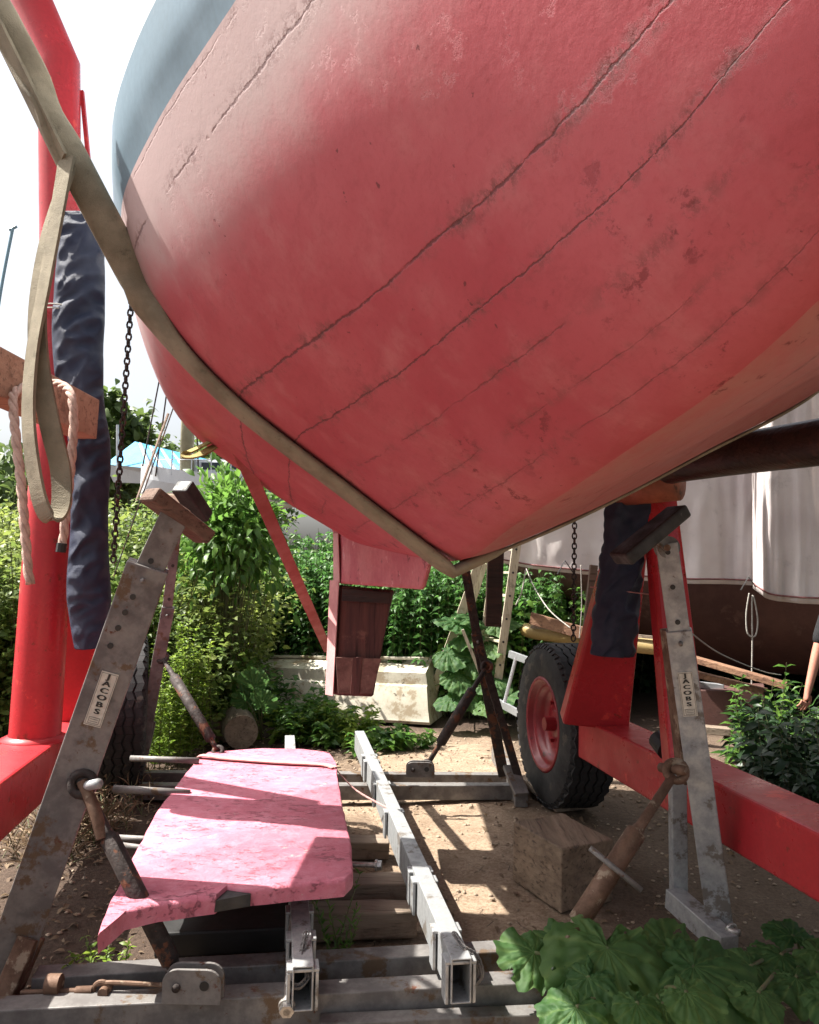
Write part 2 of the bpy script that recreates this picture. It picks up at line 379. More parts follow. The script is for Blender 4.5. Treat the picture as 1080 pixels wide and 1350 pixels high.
m_band = pbr('grey_blue_boot_paint', (.105,.175,.225), (.09,.15,.195), 2, .42, .08, .003, stain=[((.2,.24,.27), 9, .66)])
m_top = pbr('white_topside_paint', (.74,.75,.76), (.66,.68,.70), 1.5, .35, .08, .003)
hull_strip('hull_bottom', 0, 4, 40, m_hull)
hull_strip('waterline_band', 4, 5, 8, m_band)
hull_strip('topside', 5, 6, 8, m_top)
# stern panel and deck
tp = [hullpt(3.7, 0, t) for t in np.linspace(6, 0, 14)] + [hullpt(3.7, 1, t) for t in np.linspace(0, 6, 14)][1:]
MB().prism([p + AX*.002 for p in tp], AX*.03).build('transom', m_top, boat)
dk = MB(); ss = np.linspace(-2.6, 3.73, 40); L = []
for s in ss: L += [hullpt(min(s, 3.7), 0, 6) + AX*(max(0, s-3.7)), hullpt(min(s, 3.7), 1, 6) + AX*(max(0, s-3.7))]
dk.add(L, [(2*i, 2*i+2, 2*i+3, 2*i+1) for i in range(len(ss)-1)]); dk.build('deck', m_top, boat)
MB().bar(hp(-.6, 0, 4.0), hp(1.8, 0, 4.0), 1.2, .55).build('deckhouse', m_top, boat, bevel=.05)
# deep keel under the after part: flat faced, with its left corner bevelled
def keel_ring(z, k):
    pts = [(.100,3.02),(.085,3.0),(-.365,4.47),(-.41,4.62),(-.39,5.3),(.0,5.3),(.03,4.4)]
    c = V((-.16, 4.3, 0)); out = []
    for x, y in pts:
        p = V((x, y, 0)); p = c + (p-c)*(1+k*.9); out.append(V((p.x, p.y, z)))
    return out
rings = [keel_ring(1.525, -.03), keel_ring(1.54, 0), keel_ring(1.70, .01), keel_ring(1.78, .05), keel_ring(1.85, .16), keel_ring(1.93, .36)]
for rg, dz in zip(rings, (.02, .02, 0, 0, 0, 0)):
    rg[0].z += dz; rg[1].z += dz; rg[0] += V((-.03,.14,0))*(dz > 0); rg[1] += V((-.03,.14,0))*(dz > 0)
km = MB(); n = 7; km.add([p for r in rings for p in r], [(i*n+k, i*n+(k+1) % n, (i+1)*n+(k+1) % n, (i+1)*n+k) for i in range(5) for k in range(n)] + [tuple(range(n))[::-1]])
kuv = [(p.y, .12) for p in km.v]
m_keel = pbr('faded_pink_keel_paint', (.50,.15,.17), (.42,.10,.125), 5, .7, .4, .005, stain=[((.20,.05,.06), 13, .60), ((.58,.30,.30), 7, .60)])
km.build('keel', m_keel, boat, bevel=.012, uv=kuv)
# bare timber heel
b1 = [P(450,772,4.5), P(518,778,4.46), P(520,778,4.95), P(452,772,5.0), P(436,770,4.62)]
b2 = [P(443,917,4.5), P(492,919,4.46), P(493,905,4.95), P(440,905,5.0), P(431,913,4.62)]
hm = MB(); hm.add(b1 + b2, [(0,1,2,3,4), (9,8,7,6,5)] + [(i, 5+i, 5+(i+1) % 5, (i+1) % 5) for i in range(5)])
hl = hm.build('keel_heel', m_post, boat, bevel=.012); tag(hl, 'bare dark brown timber heel under the red keel')
m_sunlitstrip = pbr('sunlit_edge_pink', (.62,.34,.33), (.5,.24,.24), 6, .75, .3, .004)  # pale pink paints in the sunlight on the keel's left corner
q = [P(449,765,4.48), P(437,765,4.61), P(431,915,4.61), P(441,917,4.49)]
MB().prism([p + V((-.004,-.010,0)) for p in q], V((-.004,-.006,0))).build('sunlit_keel_edge', m_sunlitstrip, boat)

MB().prism([V((-.368,4.462,1.53)), V((-.416,4.622,1.53)), V((-.425,4.63,1.80)), V((-.385,4.47,1.80))], V((-.004,-.003,0))).build('sunlit_keel_edge', m_sunlitstrip, boat)  # same painted sunlight, carried up the keel bevel
m_heellow = pbr('worn_heel_wood', (.20,.10,.075), (.12,.055,.045), 14, .8, .6, .006, stain=[((.30,.2,.15), 9, .6), ((.05,.02,.02), 7, .58)])
fq = lambda x, y: P(x, y, 4.47 - .04*(x-445)/70) + V((0,-.010,0))
MB().prism([fq(443,866), fq(503,868), fq(491,914), fq(446,914)], V((0,-.006,0))).build('lower_board', m_heellow, boat, bevel=.002)
MB().prism([fq(466,866), fq(478,866), fq(474,915), fq(462,915)], V((0,-.012,0))).build('rebate', m_post, boat, bevel=.002)
MB().prism([fq(452,776), fq(516,781), fq(514,796), fq(451,792)], V((0,-.006,0))).build('top_board', m_tar, boat, bevel=.002)
# ------------------------------------------------------------------ lifting slings
def ribbon(mb, pts, w, across, th=.008, twist=None):
    pts = [V(p) for p in pts]; m = len(pts); vs = []
    for i, p in enumerate(pts):
        d = (pts[min(i+1, m-1)] - pts[max(i-1, 0)]).normalized(); a = V(across(i/(m-1)) if callable(across) else across)
        a = (a - d*a.dot(d)).normalized(); nn = a.cross(d)
        vs += [p + a*w/2 + nn*th/2, p - a*w/2 + nn*th/2, p - a*w/2 - nn*th/2, p + a*w/2 - nn*th/2]
    mb.add(vs, [(i*4+k, i*4+(k+1) % 4, (i+1)*4+(k+1) % 4, (i+1)*4+k) for i in range(m-1) for k in range(4)] + [(3,2,1,0), tuple((m-1)*4+k for k in range(4))])
sl = thing('lifting_sling', 'long khaki webbing sling passing under the red hull with a loop hanging at the left', 'sling', P(70, 690, 2.35))
path = [P(-60,-110,2.35), P(-10,0,2.37), P(45,105,2.39), P(98,215,2.41)] 
path = spline(path, 6)
con = [hullpt(0, 0, t, .024) for t in np.linspace(3.35, 0.0, 40)] + [hullpt(0, 1, t, .008) for t in np.linspace(.12, 6, 60)]
mb = MB(); wp = spline([path[0], path[6], path[12], path[-1], con[0]], 8)[:-1] + con; mb.tube(wp, [.05]*(len(wp)-60) + [.05, .045, .035] + [.016]*57, 14, flat=.42, up=LF*.55+V((0,0,1.0))+AX*.1); mb.build('sling_band', m_sling, sl, smooth=True)
mb = MB(); ribbon(mb, spline([P(-75,-110,2.33), P(-22,0,2.35), P(35,115,2.37), P(82,212,2.39)], 6), .075, AX*.8+LF*.5, .009)
l1 = spline([P(88,208,2.38), P(74,290,2.36), P(58,380,2.35), P(42,470,2.34), P(38,560,2.33), P(50,650,2.33), P(66,684,2.34), P(80,668,2.36), P(80,620,2.37), P(66,560,2.36), P(52,480,2.36), P(50,400,2.37), P(64,310,2.39), P(92,222,2.41)], 8)
ribbon(mb, l1, .062, lambda u: AX*(.55+.3*math.sin(7*u)) + LF*(.75), .009)
mb.build('sling_tail', m_sling, sl, bevel=.002)
mb = MB(); ribbon(mb, spline([P(296,573,3.5), P(262,590,3.4), P(246,598,3.35), P(246,602,3.33), P(262,600,3.35), P(284,588,3.45), P(300,578,3.52)], 8), .035, (.2,.9,.5), .007)
tag(mb.build('sling_end', m_sling2), 'olive webbing loop end sticking out under the red hull beside the blue tarp', 'strap')

# ------------------------------------------------------------------ boat hoist
hb = G(762, 998, .46)
hoist = thing('boat_hoist', 'bright red wheeled boat hoist with navy padded legs straddling the boat', 'boat hoist', (-.4, 5, 0))
def beamline(pa, pb): a = V(pa); b = V(pb); return a, (b-a).normalized()
# right side beam: inner lower edge seen from (762,998) to (1080,1192)
Ra = G(762, 998, .46); Rb = G(1080, 1192, .46); rd = (Rb-Ra).normalized(); rn = V((rd.y*-1, rd.x, 0)); rn = rn if rn.x > 0 else -rn
La = G(143, 978, .46); Lb = G(0, 1112, .46); ld = (Lb-La).normalized(); ln = V((-ld.y, ld.x, 0)); ln = ln if ln.x < 0 else -ln
BW = .26
for A, d, nn in ((Ra, rd, rn), (La, ld, ln)):
    MB().bar(A + nn*BW/2 + V((0,0,.125)), A + d*4.6 + nn*BW/2 + V((0,0,.125)), BW, .25).build('side_beam', m_frame, hoist, bevel=.012)
# right A-frame legs
f1a, f1b = P(783,935,5.0), P(838,655,4.55)
f2a, f2b = P(905,1005,3.95), P(868,650,4.35)
def legbox(a, b, w0, w1, dep, name='leg'):
    mb = MB(); mb.bar(a, b, w0, dep, up=(0,1,0), w2=w1, h2=dep*.8); return mb.build(name, m_frame, hoist, bevel=.02)
legbox(V((f1a.x, f1a.y, .705)), f1b, .40, .17, .14)
legbox(V((f2a.x, f2a.y, .705)), f2b, .19, .16, .15)
top_r = P(852, 660, 4.45)
MB().tube([top_r + V((0,0,-.12)), top_r + V((0,.0,1.2)), top_r + V((0,0,3.4))], .11, 20).build('column', m_frame, hoist, smooth=True)
# left side
c1a = P(46,972,4.25); c1a.z = .70; c1m = P(74,560,4.25); c1b = P(80,330,4.25); c1c = P(78,85,4.25); c1d = P(15,-60,4.25)
o = MB().tube([c1a, P(60,770,4.25), c1m, c1b, c1c, c1d, c1d + V((-.45,0,.75))], [.125,.12,.11,.105,.108,.11,.11], 24).build('column', m_frame, hoist); smooth_by_angle(o)
c2a = P(112,935,4.75); c2a.z = .705
legbox(c2a, P(100,560,4.35), .27, .14, .12)
o = MB().lathe(c1a + V((0,0,.002)), (0,0,1), [(.125,0),(.165,.0),(.165,.012),(.127,.03)], 24).build('weld_collar', m_frame, hoist, smooth=True)
# overhead frame joining both sides
MB().bar(c1d + V((-.45,0,.75)), top_r + V((.1,0,3.4)), .2, .25).build('cross_beam', m_frame, hoist, bevel=.02)
MB().bar(P(108,120,4.3), P(118,225,4.3), .02, .02).build('stay', m_frame, hoist)
# wheels
m_rim = pbr('deep_red_rim_paint', (.28,.018,.026), (.22,.014,.02), 6, .45, .15, .003, stain=[((.10,.03,.025), 14, .60)])
def wheel(c, inward, label):
    Rw, W = .55, .33; ax = V(inward).normalized()
    ww = MB()
    ww.lathe(c, ax, [(.30,-W*.46),(.36,-W*.5),(.46,-W*.52),(.52,-W*.46),(Rw-.008,-W*.36),(Rw-.008,W*.36),(.52,W*.46),(.46,W*.52),(.36,W*.5),(.315,W*.46),(.30,W*.36)], 96)
    # tread blocks : zigzag ribs
    x, y = perp(ax); N = 64
    for rib in range(5):
        a0 = (rib-2)*.058
        for k in range(N):
            th = 2*math.pi*k/N; th2 = 2*math.pi*(k+.97)/N; zz = .009*(1 if k % 2 else -1)
            def pt(t, r, a): return c + ax*a + (x*math.cos(t)+y*math.sin(t))*r
            vs = [pt(t, r, a) for r in (Rw-.012, Rw+.006) for (t, a) in ((th, a0-.022-zz), (th2, a0-.022+zz), (th2, a0+.022+zz), (th, a0+.022-zz))]
            ww.add(vs, [(4,5,6,7),(0,1,5,4),(1,2,6,5),(2,3,7,6),(3,0,4,7)])
    # shoulder lugs
    for k in range(N):
        th = 2*math.pi*k/N; th2 = 2*math.pi*(k+.6)/N
        for sg in (-1, 1):
            vs = [c + ax*a + (x*math.cos(t)+y*math.sin(t))*r for (r, a) in ((Rw+.001, sg*W*.40),(Rw-.028, sg*W*.488),(Rw-.035, sg*W*.45),(Rw-.012, sg*W*.37)) for t in (th, th2)]
            ww.add(vs, [(0,1,3,2),(2,3,5,4),(4,5,7,6),(6,7,1,0),(0,2,4,6),(1,7,5,3)])
    wh = ww.build('tyre', m_rubber, hoist); smooth_by_angle(wh, 30)
    tag(wh, label)
    rm = MB(); rm.lathe(c, ax, [(.318,W*.44),(.325,W*.47),(.305,W*.49),(.292,W*.46),(.285,W*.36),(.262,W*.33),(.25,W*.34),(.235,W*.20),(.20,W*.12),(.10,W*.10),(.10,W*.18),(.085,W*.2),(.0,W*.2)], 48)
    rm.lathe(c, ax, [(.318,-W*.44),(.3,-W*.49),(.25,-W*.2),(0,-W*.15)], 48)
    r = newmesh('rim', [tuple(v) for v in rm.v], rm.f, m_rim, wh, smooth=True)
    for k in range(6):
        a = k*math.pi/3; p = c + ax*(W*.11) + (x*math.cos(a)+y*math.sin(a))*.15
        MB().tube([p, p+ax*.03], .014, 6).build('wheel_nut', m_rim, wh)
    nt = MB(); nt.tube([c+ax*W*.2, c+ax*W*.42], [.05,.045], 16); nt.build('hub', m_rim, wh)
    # axle
    return wh
inw = V((-.981, -.194, 0))
wr = V((1.10, 5.78, .55)); wl_ = V((-2.02, 5.9, .55))
wheel(wr, inw, None); wheel(wl_, (-.95,-.31,0), None)
MB().bar(wr - inw*.12 + V((0,0,.0)), V((wr.x+.16, 5.0, .58)), .1, .1).build('wheel_arm', m_frame, hoist, bevel=.01)
MB().bar(wl_ - inw*.1, V((La.x-.1, 5.0, .58)), .1, .1).build('wheel_arm', m_frame, hoist, bevel=.01)
# navy padding sleeves (wrinkled canvas)
def sleeve(pts, rad, name='padding_sleeve', amp=.02, flat=.8):
    pp = spline(pts, 26); n = len(pp); m = 64
    mb = MB(); rr = [np.interp(i/(n-1), np.linspace(0, 1, len(rad)), rad) for i in range(n)]
    mb.tube(pp, rr, m, flat=flat)
    for v in mb.v:
        q = V((v.x*4 + v.z*3, v.y*4, v.z*6.5 - v.x*6)); k = (1-abs(mnoise.noise(q))*2.6) + .5*(1-abs(mnoise.noise(q*2.3))*2.6)
        d = mnoise.noise_vector(v*2.6); v += V((k*amp*.45, -k*amp*1.1, 0)) + d*amp*1.2
    return mb.build(name, m_navy, hoist, smooth=True)
sleeve([P(102,286,4.1), P(103,370,4.1), P(104,450,4.1), P(112,530,4.08), P(118,590,4.08), P(116,700,4.1), P(120,780,4.1), P(122,852,4.12)], [.10,.115,.12,.115,.10,.095,.095,.10,.085], flat=.85)
sleeve([P(836,636,4.36), P(822,690,4.34), P(815,740,4.34), P(808,800,4.36), P(803,866,4.38)], [.11,.12,.105,.11,.12,.115], flat=.7)
for c_, r1_, r2_, m_ in ((P(92,412,4.12), .135, .004, m_cord), (P(92,417,4.12), .135, .004, m_cord), (P(858,648,4.42), .125, .006, m_redstr), (P(828,780,4.45), .2, .003, m_redstr)): MB().ring(c_, (0.1,0,1), r1_, r2_, 24, 5).build('tie_cord', m_, hoist, smooth=True)
MB().tube([P(818,640,4.3), P(895,634,4.1)], [.11,.10], 18).build('swivel_sleeve', pbr('rusty_orange_paint', (.38,.12,.06), (.25,.08,.045), 10, .6, .3, .004, stain=[(RUST, 8, .55)]), hoist, smooth=True)
MB().tube([P(868,975,4.2), P(880,990,4.1)], .05, 14).build('grommet', m_black, hoist)

# timber beam on the left with rope
a, b = P(-60,470,2.9), P(114,553,3.85)
tb = MB().bar(a, b, .12, .19); tb.v = tb.v; tag(tb.build('timber_beam', m_plank, bevel=.006), 'reddish squared timber beam ending against the left red column', 'beam')
def rope(pts, r, name='rope', mat=m_rope, lay=True, n=12, parent=None, **kw):
    pp = spline(pts, n); mb = MB()
    if not lay: mb.tube(pp, r, 6)
    else:
        ln = 0; L = [0]
        for i in range(1, len(pp)): ln += (pp[i]-pp[i-1]).length; L.append(ln)
        N = max(8, int(ln/(r*.9))); pts2 = []
        for k in range(N+1):
            x = ln*k/N; i = min(len(pp)-2, max(0, int(np.searchsorted(L, x)-1))); f = (x-L[i])/max(1e-6, L[i+1]-L[i]); pts2.append(pp[i].lerp(pp[i+1], f))
        for s in range(3):
            st = []
            for k, p in enumerate(pts2):
                d = pts2[min(k+1, N)] - pts2[max(k-1, 0)]; x, y = perp(d, (.1,.99,.1)); a = 2*math.pi*s/3 + k*.9*.9/2.6*1.6
                st.append(p + (x*math.cos(a) + y*math.sin(a))*r*.55)
            mb.tube(st, r*.62, 6)
    return mb.build(name, mat, parent, smooth=True, **kw)
rope([P(40,770,3.0), P(36,740,3.0), P(28,640,3.0), P(18,545,3.05), P(22,515,3.15), P(60,505,3.35), P(82,508,3.3), P(94,522,3.2), P(97,560,3.18), P(92,630,3.18), P(82,722,3.18)], .016, )
ro = bpy.data.objects['rope']; tag(ro, 'pale pink laid rope slung over the squared timber beam', 'rope')
MB().tube([P(82,716,3.175), P(80,728,3.175)], .0195, 10).build('whipping', m_black, ro)
# dark spar at the right
sp = spline([P(866,619,3.85), P(885,612,3.78), P(940,603,3.6), P(1010,593,3.35), P(1080,583,3.1), P(1200,562,2.8)], 6)
o = MB().tube(sp, [.02+.075*min(1, (i/5)**.6) for i in range(len(sp))], 14, flat=.95, up=(0,0,1)).build('wooden_spar', m_tar, smooth=True)
tag(o, 'dark tarred wooden spar pointing out to the right below the hull', 'spar')

# ------------------------------------------------------------------ chains
def chain(px, y0, y1, d, px2, label, link=.042, top=None):
    a = P(px, y0, d); b = P(px2, y1, d); 
    if top: a = a + (a-b).normalized()*top
    n = int((a-b).length/(link*.72)); mb = MB()
    for i in range(n):
        c = a.lerp(b, i/n); nr = V((1,0,0)) if i % 2 else V((0,1,0))
        up = (a-b).normalized()
        mb.ring(c, nr, link*.30, .0052, 10, 5, stretch=1.6, up=up)
    return tag(mb.build('hanging_chain', m_dark, smooth=True), label, 'chain', None)
chain(170, 440, 745, 4.0, 149, 'rusty hanging chain beside the left navy sleeve', top=.9)
chain(758, 660, 848, 5.4, 756, 'rusty chain hanging above the big tyre', link=.046, top=.5)

# ------------------------------------------------------------------ cradle on the ground
cradle = thing('boat_cradle', 'grey galvanised boat cradle lying on the soil with four lettered prop legs', 'boat cradle', (-.25, 4.4, 0))
def label_plate(parent, c, up, right, h, w):
    nrm = right.cross(up).normalized()
    c = c + nrm*.003
    q = [c - right*w/2 - up*h/2, c + right*w/2 - up*h/2, c + right*w/2 + up*h/2, c - right*w/2 + up*h/2]
    pl = MB().prism(q, nrm*.002).build('label_plate', m_plate, parent, mats=None)
    cu = bpy.data.curves.new('lettering', 'FONT'); cu.body = 'J\nA\nC\nO\nB\nS'; cu.align_x = 'CENTER'; cu.align_y = 'CENTER'
    cu.size = 1; cu.space_line = 1.0; cu.extrude = 0; cu.offset = .012; cu.resolution_u = 4
    to = bpy.data.objects.new('lettering', cu); COL.objects.link(to); bpy.context.view_layer.update()
    me = bpy.data.meshes.new_from_object(to); bpy.data.objects.remove(to)
    co = np.empty(len(me.vertices)*3, dtype=np.float32); me.vertices.foreach_get('co', co); co = co.reshape(-1, 3)
    mn, mx = co.min(0), co.max(0); H = h*.74; sy = H/(mx[1]-mn[1]); sx = w*.52/(mx[0]-mn[0]); cx = (mn[0]+mx[0])/2; cy = (mn[1]+mx[1])/2
    vs = []; fs = []
    for k_, dx_ in enumerate((-.0016, -.0005, .0006, .0017)):
        fs += [tuple(i + len(vs) for i in p.vertices) for p in me.polygons]
        vs += [tuple(c + up*(h*.10 + (p[1]-cy)*sy) + right*((p[0]-cx)*sx + dx_) + nrm*(.0045 + .0003*k_)) for p in co]
    bpy.data.meshes.remove(me)
    newmesh('lettering', vs, fs, m_ink, pl)
    # thin printed frame and the small boxed lines at the foot
    fr = MB()
    def ln(x0, y0, x1, y1, t=.0012):
        a = c + right*x0*w/2 + up*y0*h/2 + nrm*.0045; b = c + right*x1*w/2 + up*y1*h/2 + nrm*.0045; fr.bar(a, b, t, .0006, up=nrm)
    for (x0,y0,x1,y1) in ((-.88,-.95,.88,-.95),(.88,-.95,.88,.95),(.88,.95,-.88,.95),(-.88,.95,-.88,-.95),(-.6,-.68,.6,-.68),(-.6,-.9,.6,-.9),(-.6,-.9,-.6,-.68),(.6,-.9,.6,-.68),(-.45,-.75,.45,-.75),(-.45,-.83,.45,-.83)): ln(x0,y0,x1,y1)
    fr.build('printed_frame', m_ink, pl)
def pxbeam(p, q, w, h, name='cross_beam', mat=m_galvold, hollow=False):
    mb = MB(); (mb.hollow if hollow else mb.bar)(p, q, w, h, up=(0,0,1)); return mb.build(name, mat, cradle, bevel=.005)
def gz(px, py, z, dz=0): p = G(px, py, z); p.z = z + dz; return p
# near pair and far pair of cross beams (front top edges read from the photo)
pxbeam(gz(38,1290,.12,-.06) + V((0,.05,0)), gz(735,1250,.12,-.06) + V((0,.05,0)), .10, .12)
pxbeam(gz(-30,1334,.12,-.06) + V((0,.05,0)), gz(735,1294,.12,-.06) + V((0,.05,0)), .10, .12)
pxbeam(gz(420,1349,.06,-.03) + V((0,.03,0)), gz(905,1328,.06,-.03) + V((0,.03,0)), .07, .06)
pxbeam(gz(172,1036,.10,-.05) + V((0,.05,0)), gz(690,1036,.10,-.05) + V((0,.05,0)), .09, .10)
pxbeam(gz(180,1019,.10,-.05) + V((0,.05,0)), gz(672,1022,.10,-.05) + V((0,.05,0)), .08, .10)
pxbeam(gz(655,985,.10,-.05), gz(688,1042,.10,-.05), .09, .13, 'side_beam')
pxbeam(gz(176,992,.10,-.05), gz(168,1042,.10,-.05), .09, .13, 'side_beam')
# rails
rr0, rr1 = gz(609,1266,.30,-.07), gz(474,966,.30,-.06)
lr0, lr1 = gz(400,1276,.27,-.07), gz(382,972,.30,-.06)
def rail(a, b, spots):
    o = pxbeam(a, b, .072, .15, 'rail', m_galv, hollow=True)
    d = (b-a)
    for f in spots:
        c = a + d*f; u = d.normalized(); side = V((u.y, -u.x, 0)).normalized(); mb = MB(); W, T, Lg = .048, .012, .07
        for sg in (-1, 1): mb.bar(c + side*sg*W - u*Lg/2 + V((0,0,-.015)), c + side*sg*W + u*Lg/2 + V((0,0,-.015)), T, .13, up=(0,0,1))
        mb.bar(c - u*Lg/2 + V((0,0,.0555)), c + u*Lg/2 + V((0,0,.0555)), W*2+T+.003, T, up=(0,0,1))
        mb.build('saddle_bracket', m_galv, cradle, bevel=.003)
rail(rr0, rr1, (.012, .075, .20, .23, .46, .61, .76, .80)); rail(lr0, lr1, (.012, .075, .14))
# inner steel liner at the open rail ends
for a, b in ((rr0, rr1), (lr0, lr1)):
    u = (b-a).normalized(); MB().bar(a + u*.25, a + u*.27, .055, .13).build('rail_plug', m_dark, cradle)
# adjusting pin with chain beside left rail
pa, pb = P(378,1335,2.86), P(390,1150,3.6)
MB().tube([pa, pb], .014, 12).tube([pa + (pb-pa)*.0, pa + (pb-pa)*.03], .026, 6).tube([pa + (pb-pa)*.03, pa + (pb-pa)*.045], .03, 16).build('adjusting_rod', m_bright, cradle, bevel=.001)
def smallchain(pts, name='safety_chain'):
    pp = spline(pts, 8); mb = MB(); 
    for i in range(len(pp)-1):
        d = (pp[i+1]-pp[i]); c = (pp[i]+pp[i+1])/2; x, y = perp(d); mb.ring(c, x if i % 2 else y, .010, .003, 10, 5, stretch=1.5, up=d.normalized())
    mb.build(name, m_galvold, cradle, smooth=True)
smallchain([P(404,1230,3.05), P(398,1262,2.95), P(406,1285,2.92), P(395,1300,2.9), P(382,1298,2.9)])
smallchain([P(600,1232,3.0), P(612,1250,2.95), P(628,1262,2.95), P(634,1285,2.95), P(622,1300,2.95)])
# prop legs ------------------------------------------------------
def holes(mb, p, q, n, face, r=.010, f0=.1, f1=.9):
    for i in range(n):
        c = p.lerp(q, f0 + (f1-f0)*i/max(1, n-1)) + face*mb[1]; MB().tube([c + face*.001, c + face*.0035], r, 12).build('pin_hole', m_ink, mb[0])
def prop(foot, knee, top, w, wt, mat, lug=None, label=None, nh=5, hd=1, name='prop_leg'):
    foot, knee, top = V(foot), V(knee), V(top); d = (top-foot).normalized()
    view = ((EYE - (foot+top)/2)); face = (view - d*view.dot(d)).normalized()
    mb = MB(); mb.bar(foot, knee, w, w*.9, up=face)
    o = mb.build(name, mat, cradle, bevel=.005)
    mb = MB(); k2 = knee + (foot-knee).normalized()*.1
    mb.bar(k2, top, wt, wt*.9, up=face); mb.build('extension_tube', mat, o, bevel=.004)
    holes((o, wt*.45), knee, top, nh, face, .011)
    mb = MB(); x, y = perp(d, face); c = knee - d*.05; mb.tube([c + face*w*.3, c + face*(w*.45+.035)], .009, 10); mb.build('locking_pin', m_galvold, o, smooth=True)
    if label:
        c, up_, h_, w_ = label; rt = up_.cross(face).normalized(); 
        label_plate(o, c, up_, rt, h_, w_)
    return o, d, face
def pad(parent, c, a, b, w, t, mat, th2=.02, name='pad', hing=None):
    a, b = V(a), V(b); d = (b-a).normalized(); view = (EYE-c).normalized(); up = (V((0,0,1)) - d*d.z).normalized()
    mb = MB(); mb.bar(a, b, w, t, up=up); mb.wobble(.006, 14); o = mb.build(name, mat, parent, bevel=.012)
    return o, up
# near left leg
f, k, t = P(-8,1325,3.15), P(196,745,3.1), P(234,672,3.1)
dd = (k-f).normalized()
o, d, face = prop(f, k, t, .155, .105, m_galvold, nh=1)
for (x, y) in ((177,783),(167,803),(158,823),(148,846)): 
    c = P(x, y, 3.1); MB().tube([c + face*.071, c + face*.0745], .011, 12).build('pin_hole', m_ink, o)
cc = f + dd*((P(124,912,3.1)-f).dot(dd)); rt = dd.cross(face).normalized(); label_plate(o, cc + face*.071, dd, rt, .205, .062)
pad(o, P(234,678,3.1), P(196,650,3.02), P(272,710,3.18), .12, .055, wood('worn_pad_wood', (.19,.13,.10), (.11,.07,.055), 0))
MB().bar(P(222,694,3.1), P(240,668,3.12), .09, .08).build('pad_hinge', m_rust, o, bevel=.01)
MB().bar(P(42,1235,3.12)+V((0,0,0)), P(-20,1380,3.0), .07, .12).build('foot_bracket', m_rust, cradle, bevel=.004)
MB().bar(P(45,1185,3.3), P(40,1262,3.3), .02, .12).build('foot_plate', m_rust, cradle)
# brace screw near left
a, b = P(112,1040,3.05), P(236,1288,2.98)
def brace(a, b, mat, r=.022, rm=.034, mid=(.3, .85), eye=True, name='screw_brace'):
    a, b = V(a), V(b); d = b-a; mb = MB()
    ts = [0, mid[0]-.02, mid[0], mid[0]+.01, mid[1]-.01, mid[1], mid[1]+.02, 1]; rs = [r*.7, r*.8, r, rm, rm, r, r*.8, r*.75]
    mb.tube([a + d*t for t in ts], rs, 14)
    if eye:
        x, y = perp(d, (EYE-a).normalized()); mb.ring(a - d.normalized()*.02, y, r*1.5, r*.62, 16, 8); mb.ring(b + d.normalized()*.015, y, r*1.3, r*.6, 16, 8)
    for v in mb.v: v += mnoise.noise_vector(v*22)*.002
    return mb.build(name, mat, cradle, smooth=True)
br = brace(a, b, m_dark, .026, .034, (.26, .93))
rope([P(108,1030,3.06), P(125,1070,3.03), P(135,1105,3.02)], .024, 'rusty_hook', m_rust, lay=False, parent=br)
MB().tube([P(96,1040,3.15), P(130,1033,2.98)], .018, 12).build('clevis_pin', m_galv, cradle, smooth=True)
def lug(c, w, h, t=.012, gap=.05, mat=m_galvold):
    for sg in (-1, 1):
        pts = []; y = V((0,1,0))*gap/2*sg; X = V((1,0,0))
        prof = [(-w/2,0),(w/2,0),(w/2,h*.6)] + [(w/2 - w*.25*(1-math.cos(a)), h*.6+h*.4*math.sin(a)) for a in np.linspace(.3, 1.57, 5)] + [(-w/2 + w*.25*(1-math.cos(a)), h*.6+h*.4*math.sin(a)) for a in np.linspace(1.57, .3, 5)] + [(-w/2,h*.6)]
        MB().prism([c + X*p[0] + V((0,0,p[1])) + y for p in prof], V((0,t,0))).build('lug_plate', mat, cradle, bevel=.002)
    pp = [c + V((w*.22,-gap/2-.002,h*.55)), c + V((w*.22,-gap/2-.0035,h*.55))]; MB().tube(pp, .016, 16).build('lug_hole', m_ink, cradle)
    MB().tube([c + V((-w*.25,-gap/2-.012,h*.5)), c + V((-w*.25,gap/2+.03,h*.5))], .014, 12).build('clevis_pin', m_dark, cradle, smooth=True)
lug(P(254,1320,2.9), .20, .115)
# turnbuckle shackle on the near beams
mb = MB(); y0 = 2.98
mb.tube([P(28,1309,y0), P(120,1306,y0)], .010, 10).tube([P(62,1298,y0), P(80,1298,y0)], .035, 12).tube([P(100,1307,y0), P(122,1306,y0)], .016, 10)
for dy in (-7, 8): mb.tube(spline([P(126,1304+dy*.9,y0), P(150,1304+dy*1.2,y0), P(215,1306+dy,y0)], 6), .0085, 8)
mb.ring(P(134,1305,y0), (0,-1,0), .028, .008, 20, 8); mb.tube([P(139,1305,y0)+V((0,-.03,0)), P(139,1305,y0)+V((0,.03,0))], .018, 14)
smooth_by_angle(mb.build('turnbuckle', m_rust, cradle), 40)
# far left leg
o, d, face = prop(P(180,1028,5.7), P(222,800,5.6), P(234,690,5.55), .085, .065, m_galvold, nh=3)
pad(o, P(252,660,5.4), P(240,640,5.3), P(268,682,5.5), .13, .10, m_pad)
MB().bar(P(222,655,5.55), P(238,668,5.4), .05, .05).build('pad_hinge', m_rust, o)
MB().bar(P(178,1030,5.72), P(196,950,5.7), .10, .02).build('gusset', m_galvold, cradle)
brace(P(216,870,5.6), P(286,988,5.2), m_dark, .022, .034, (.2,.9))
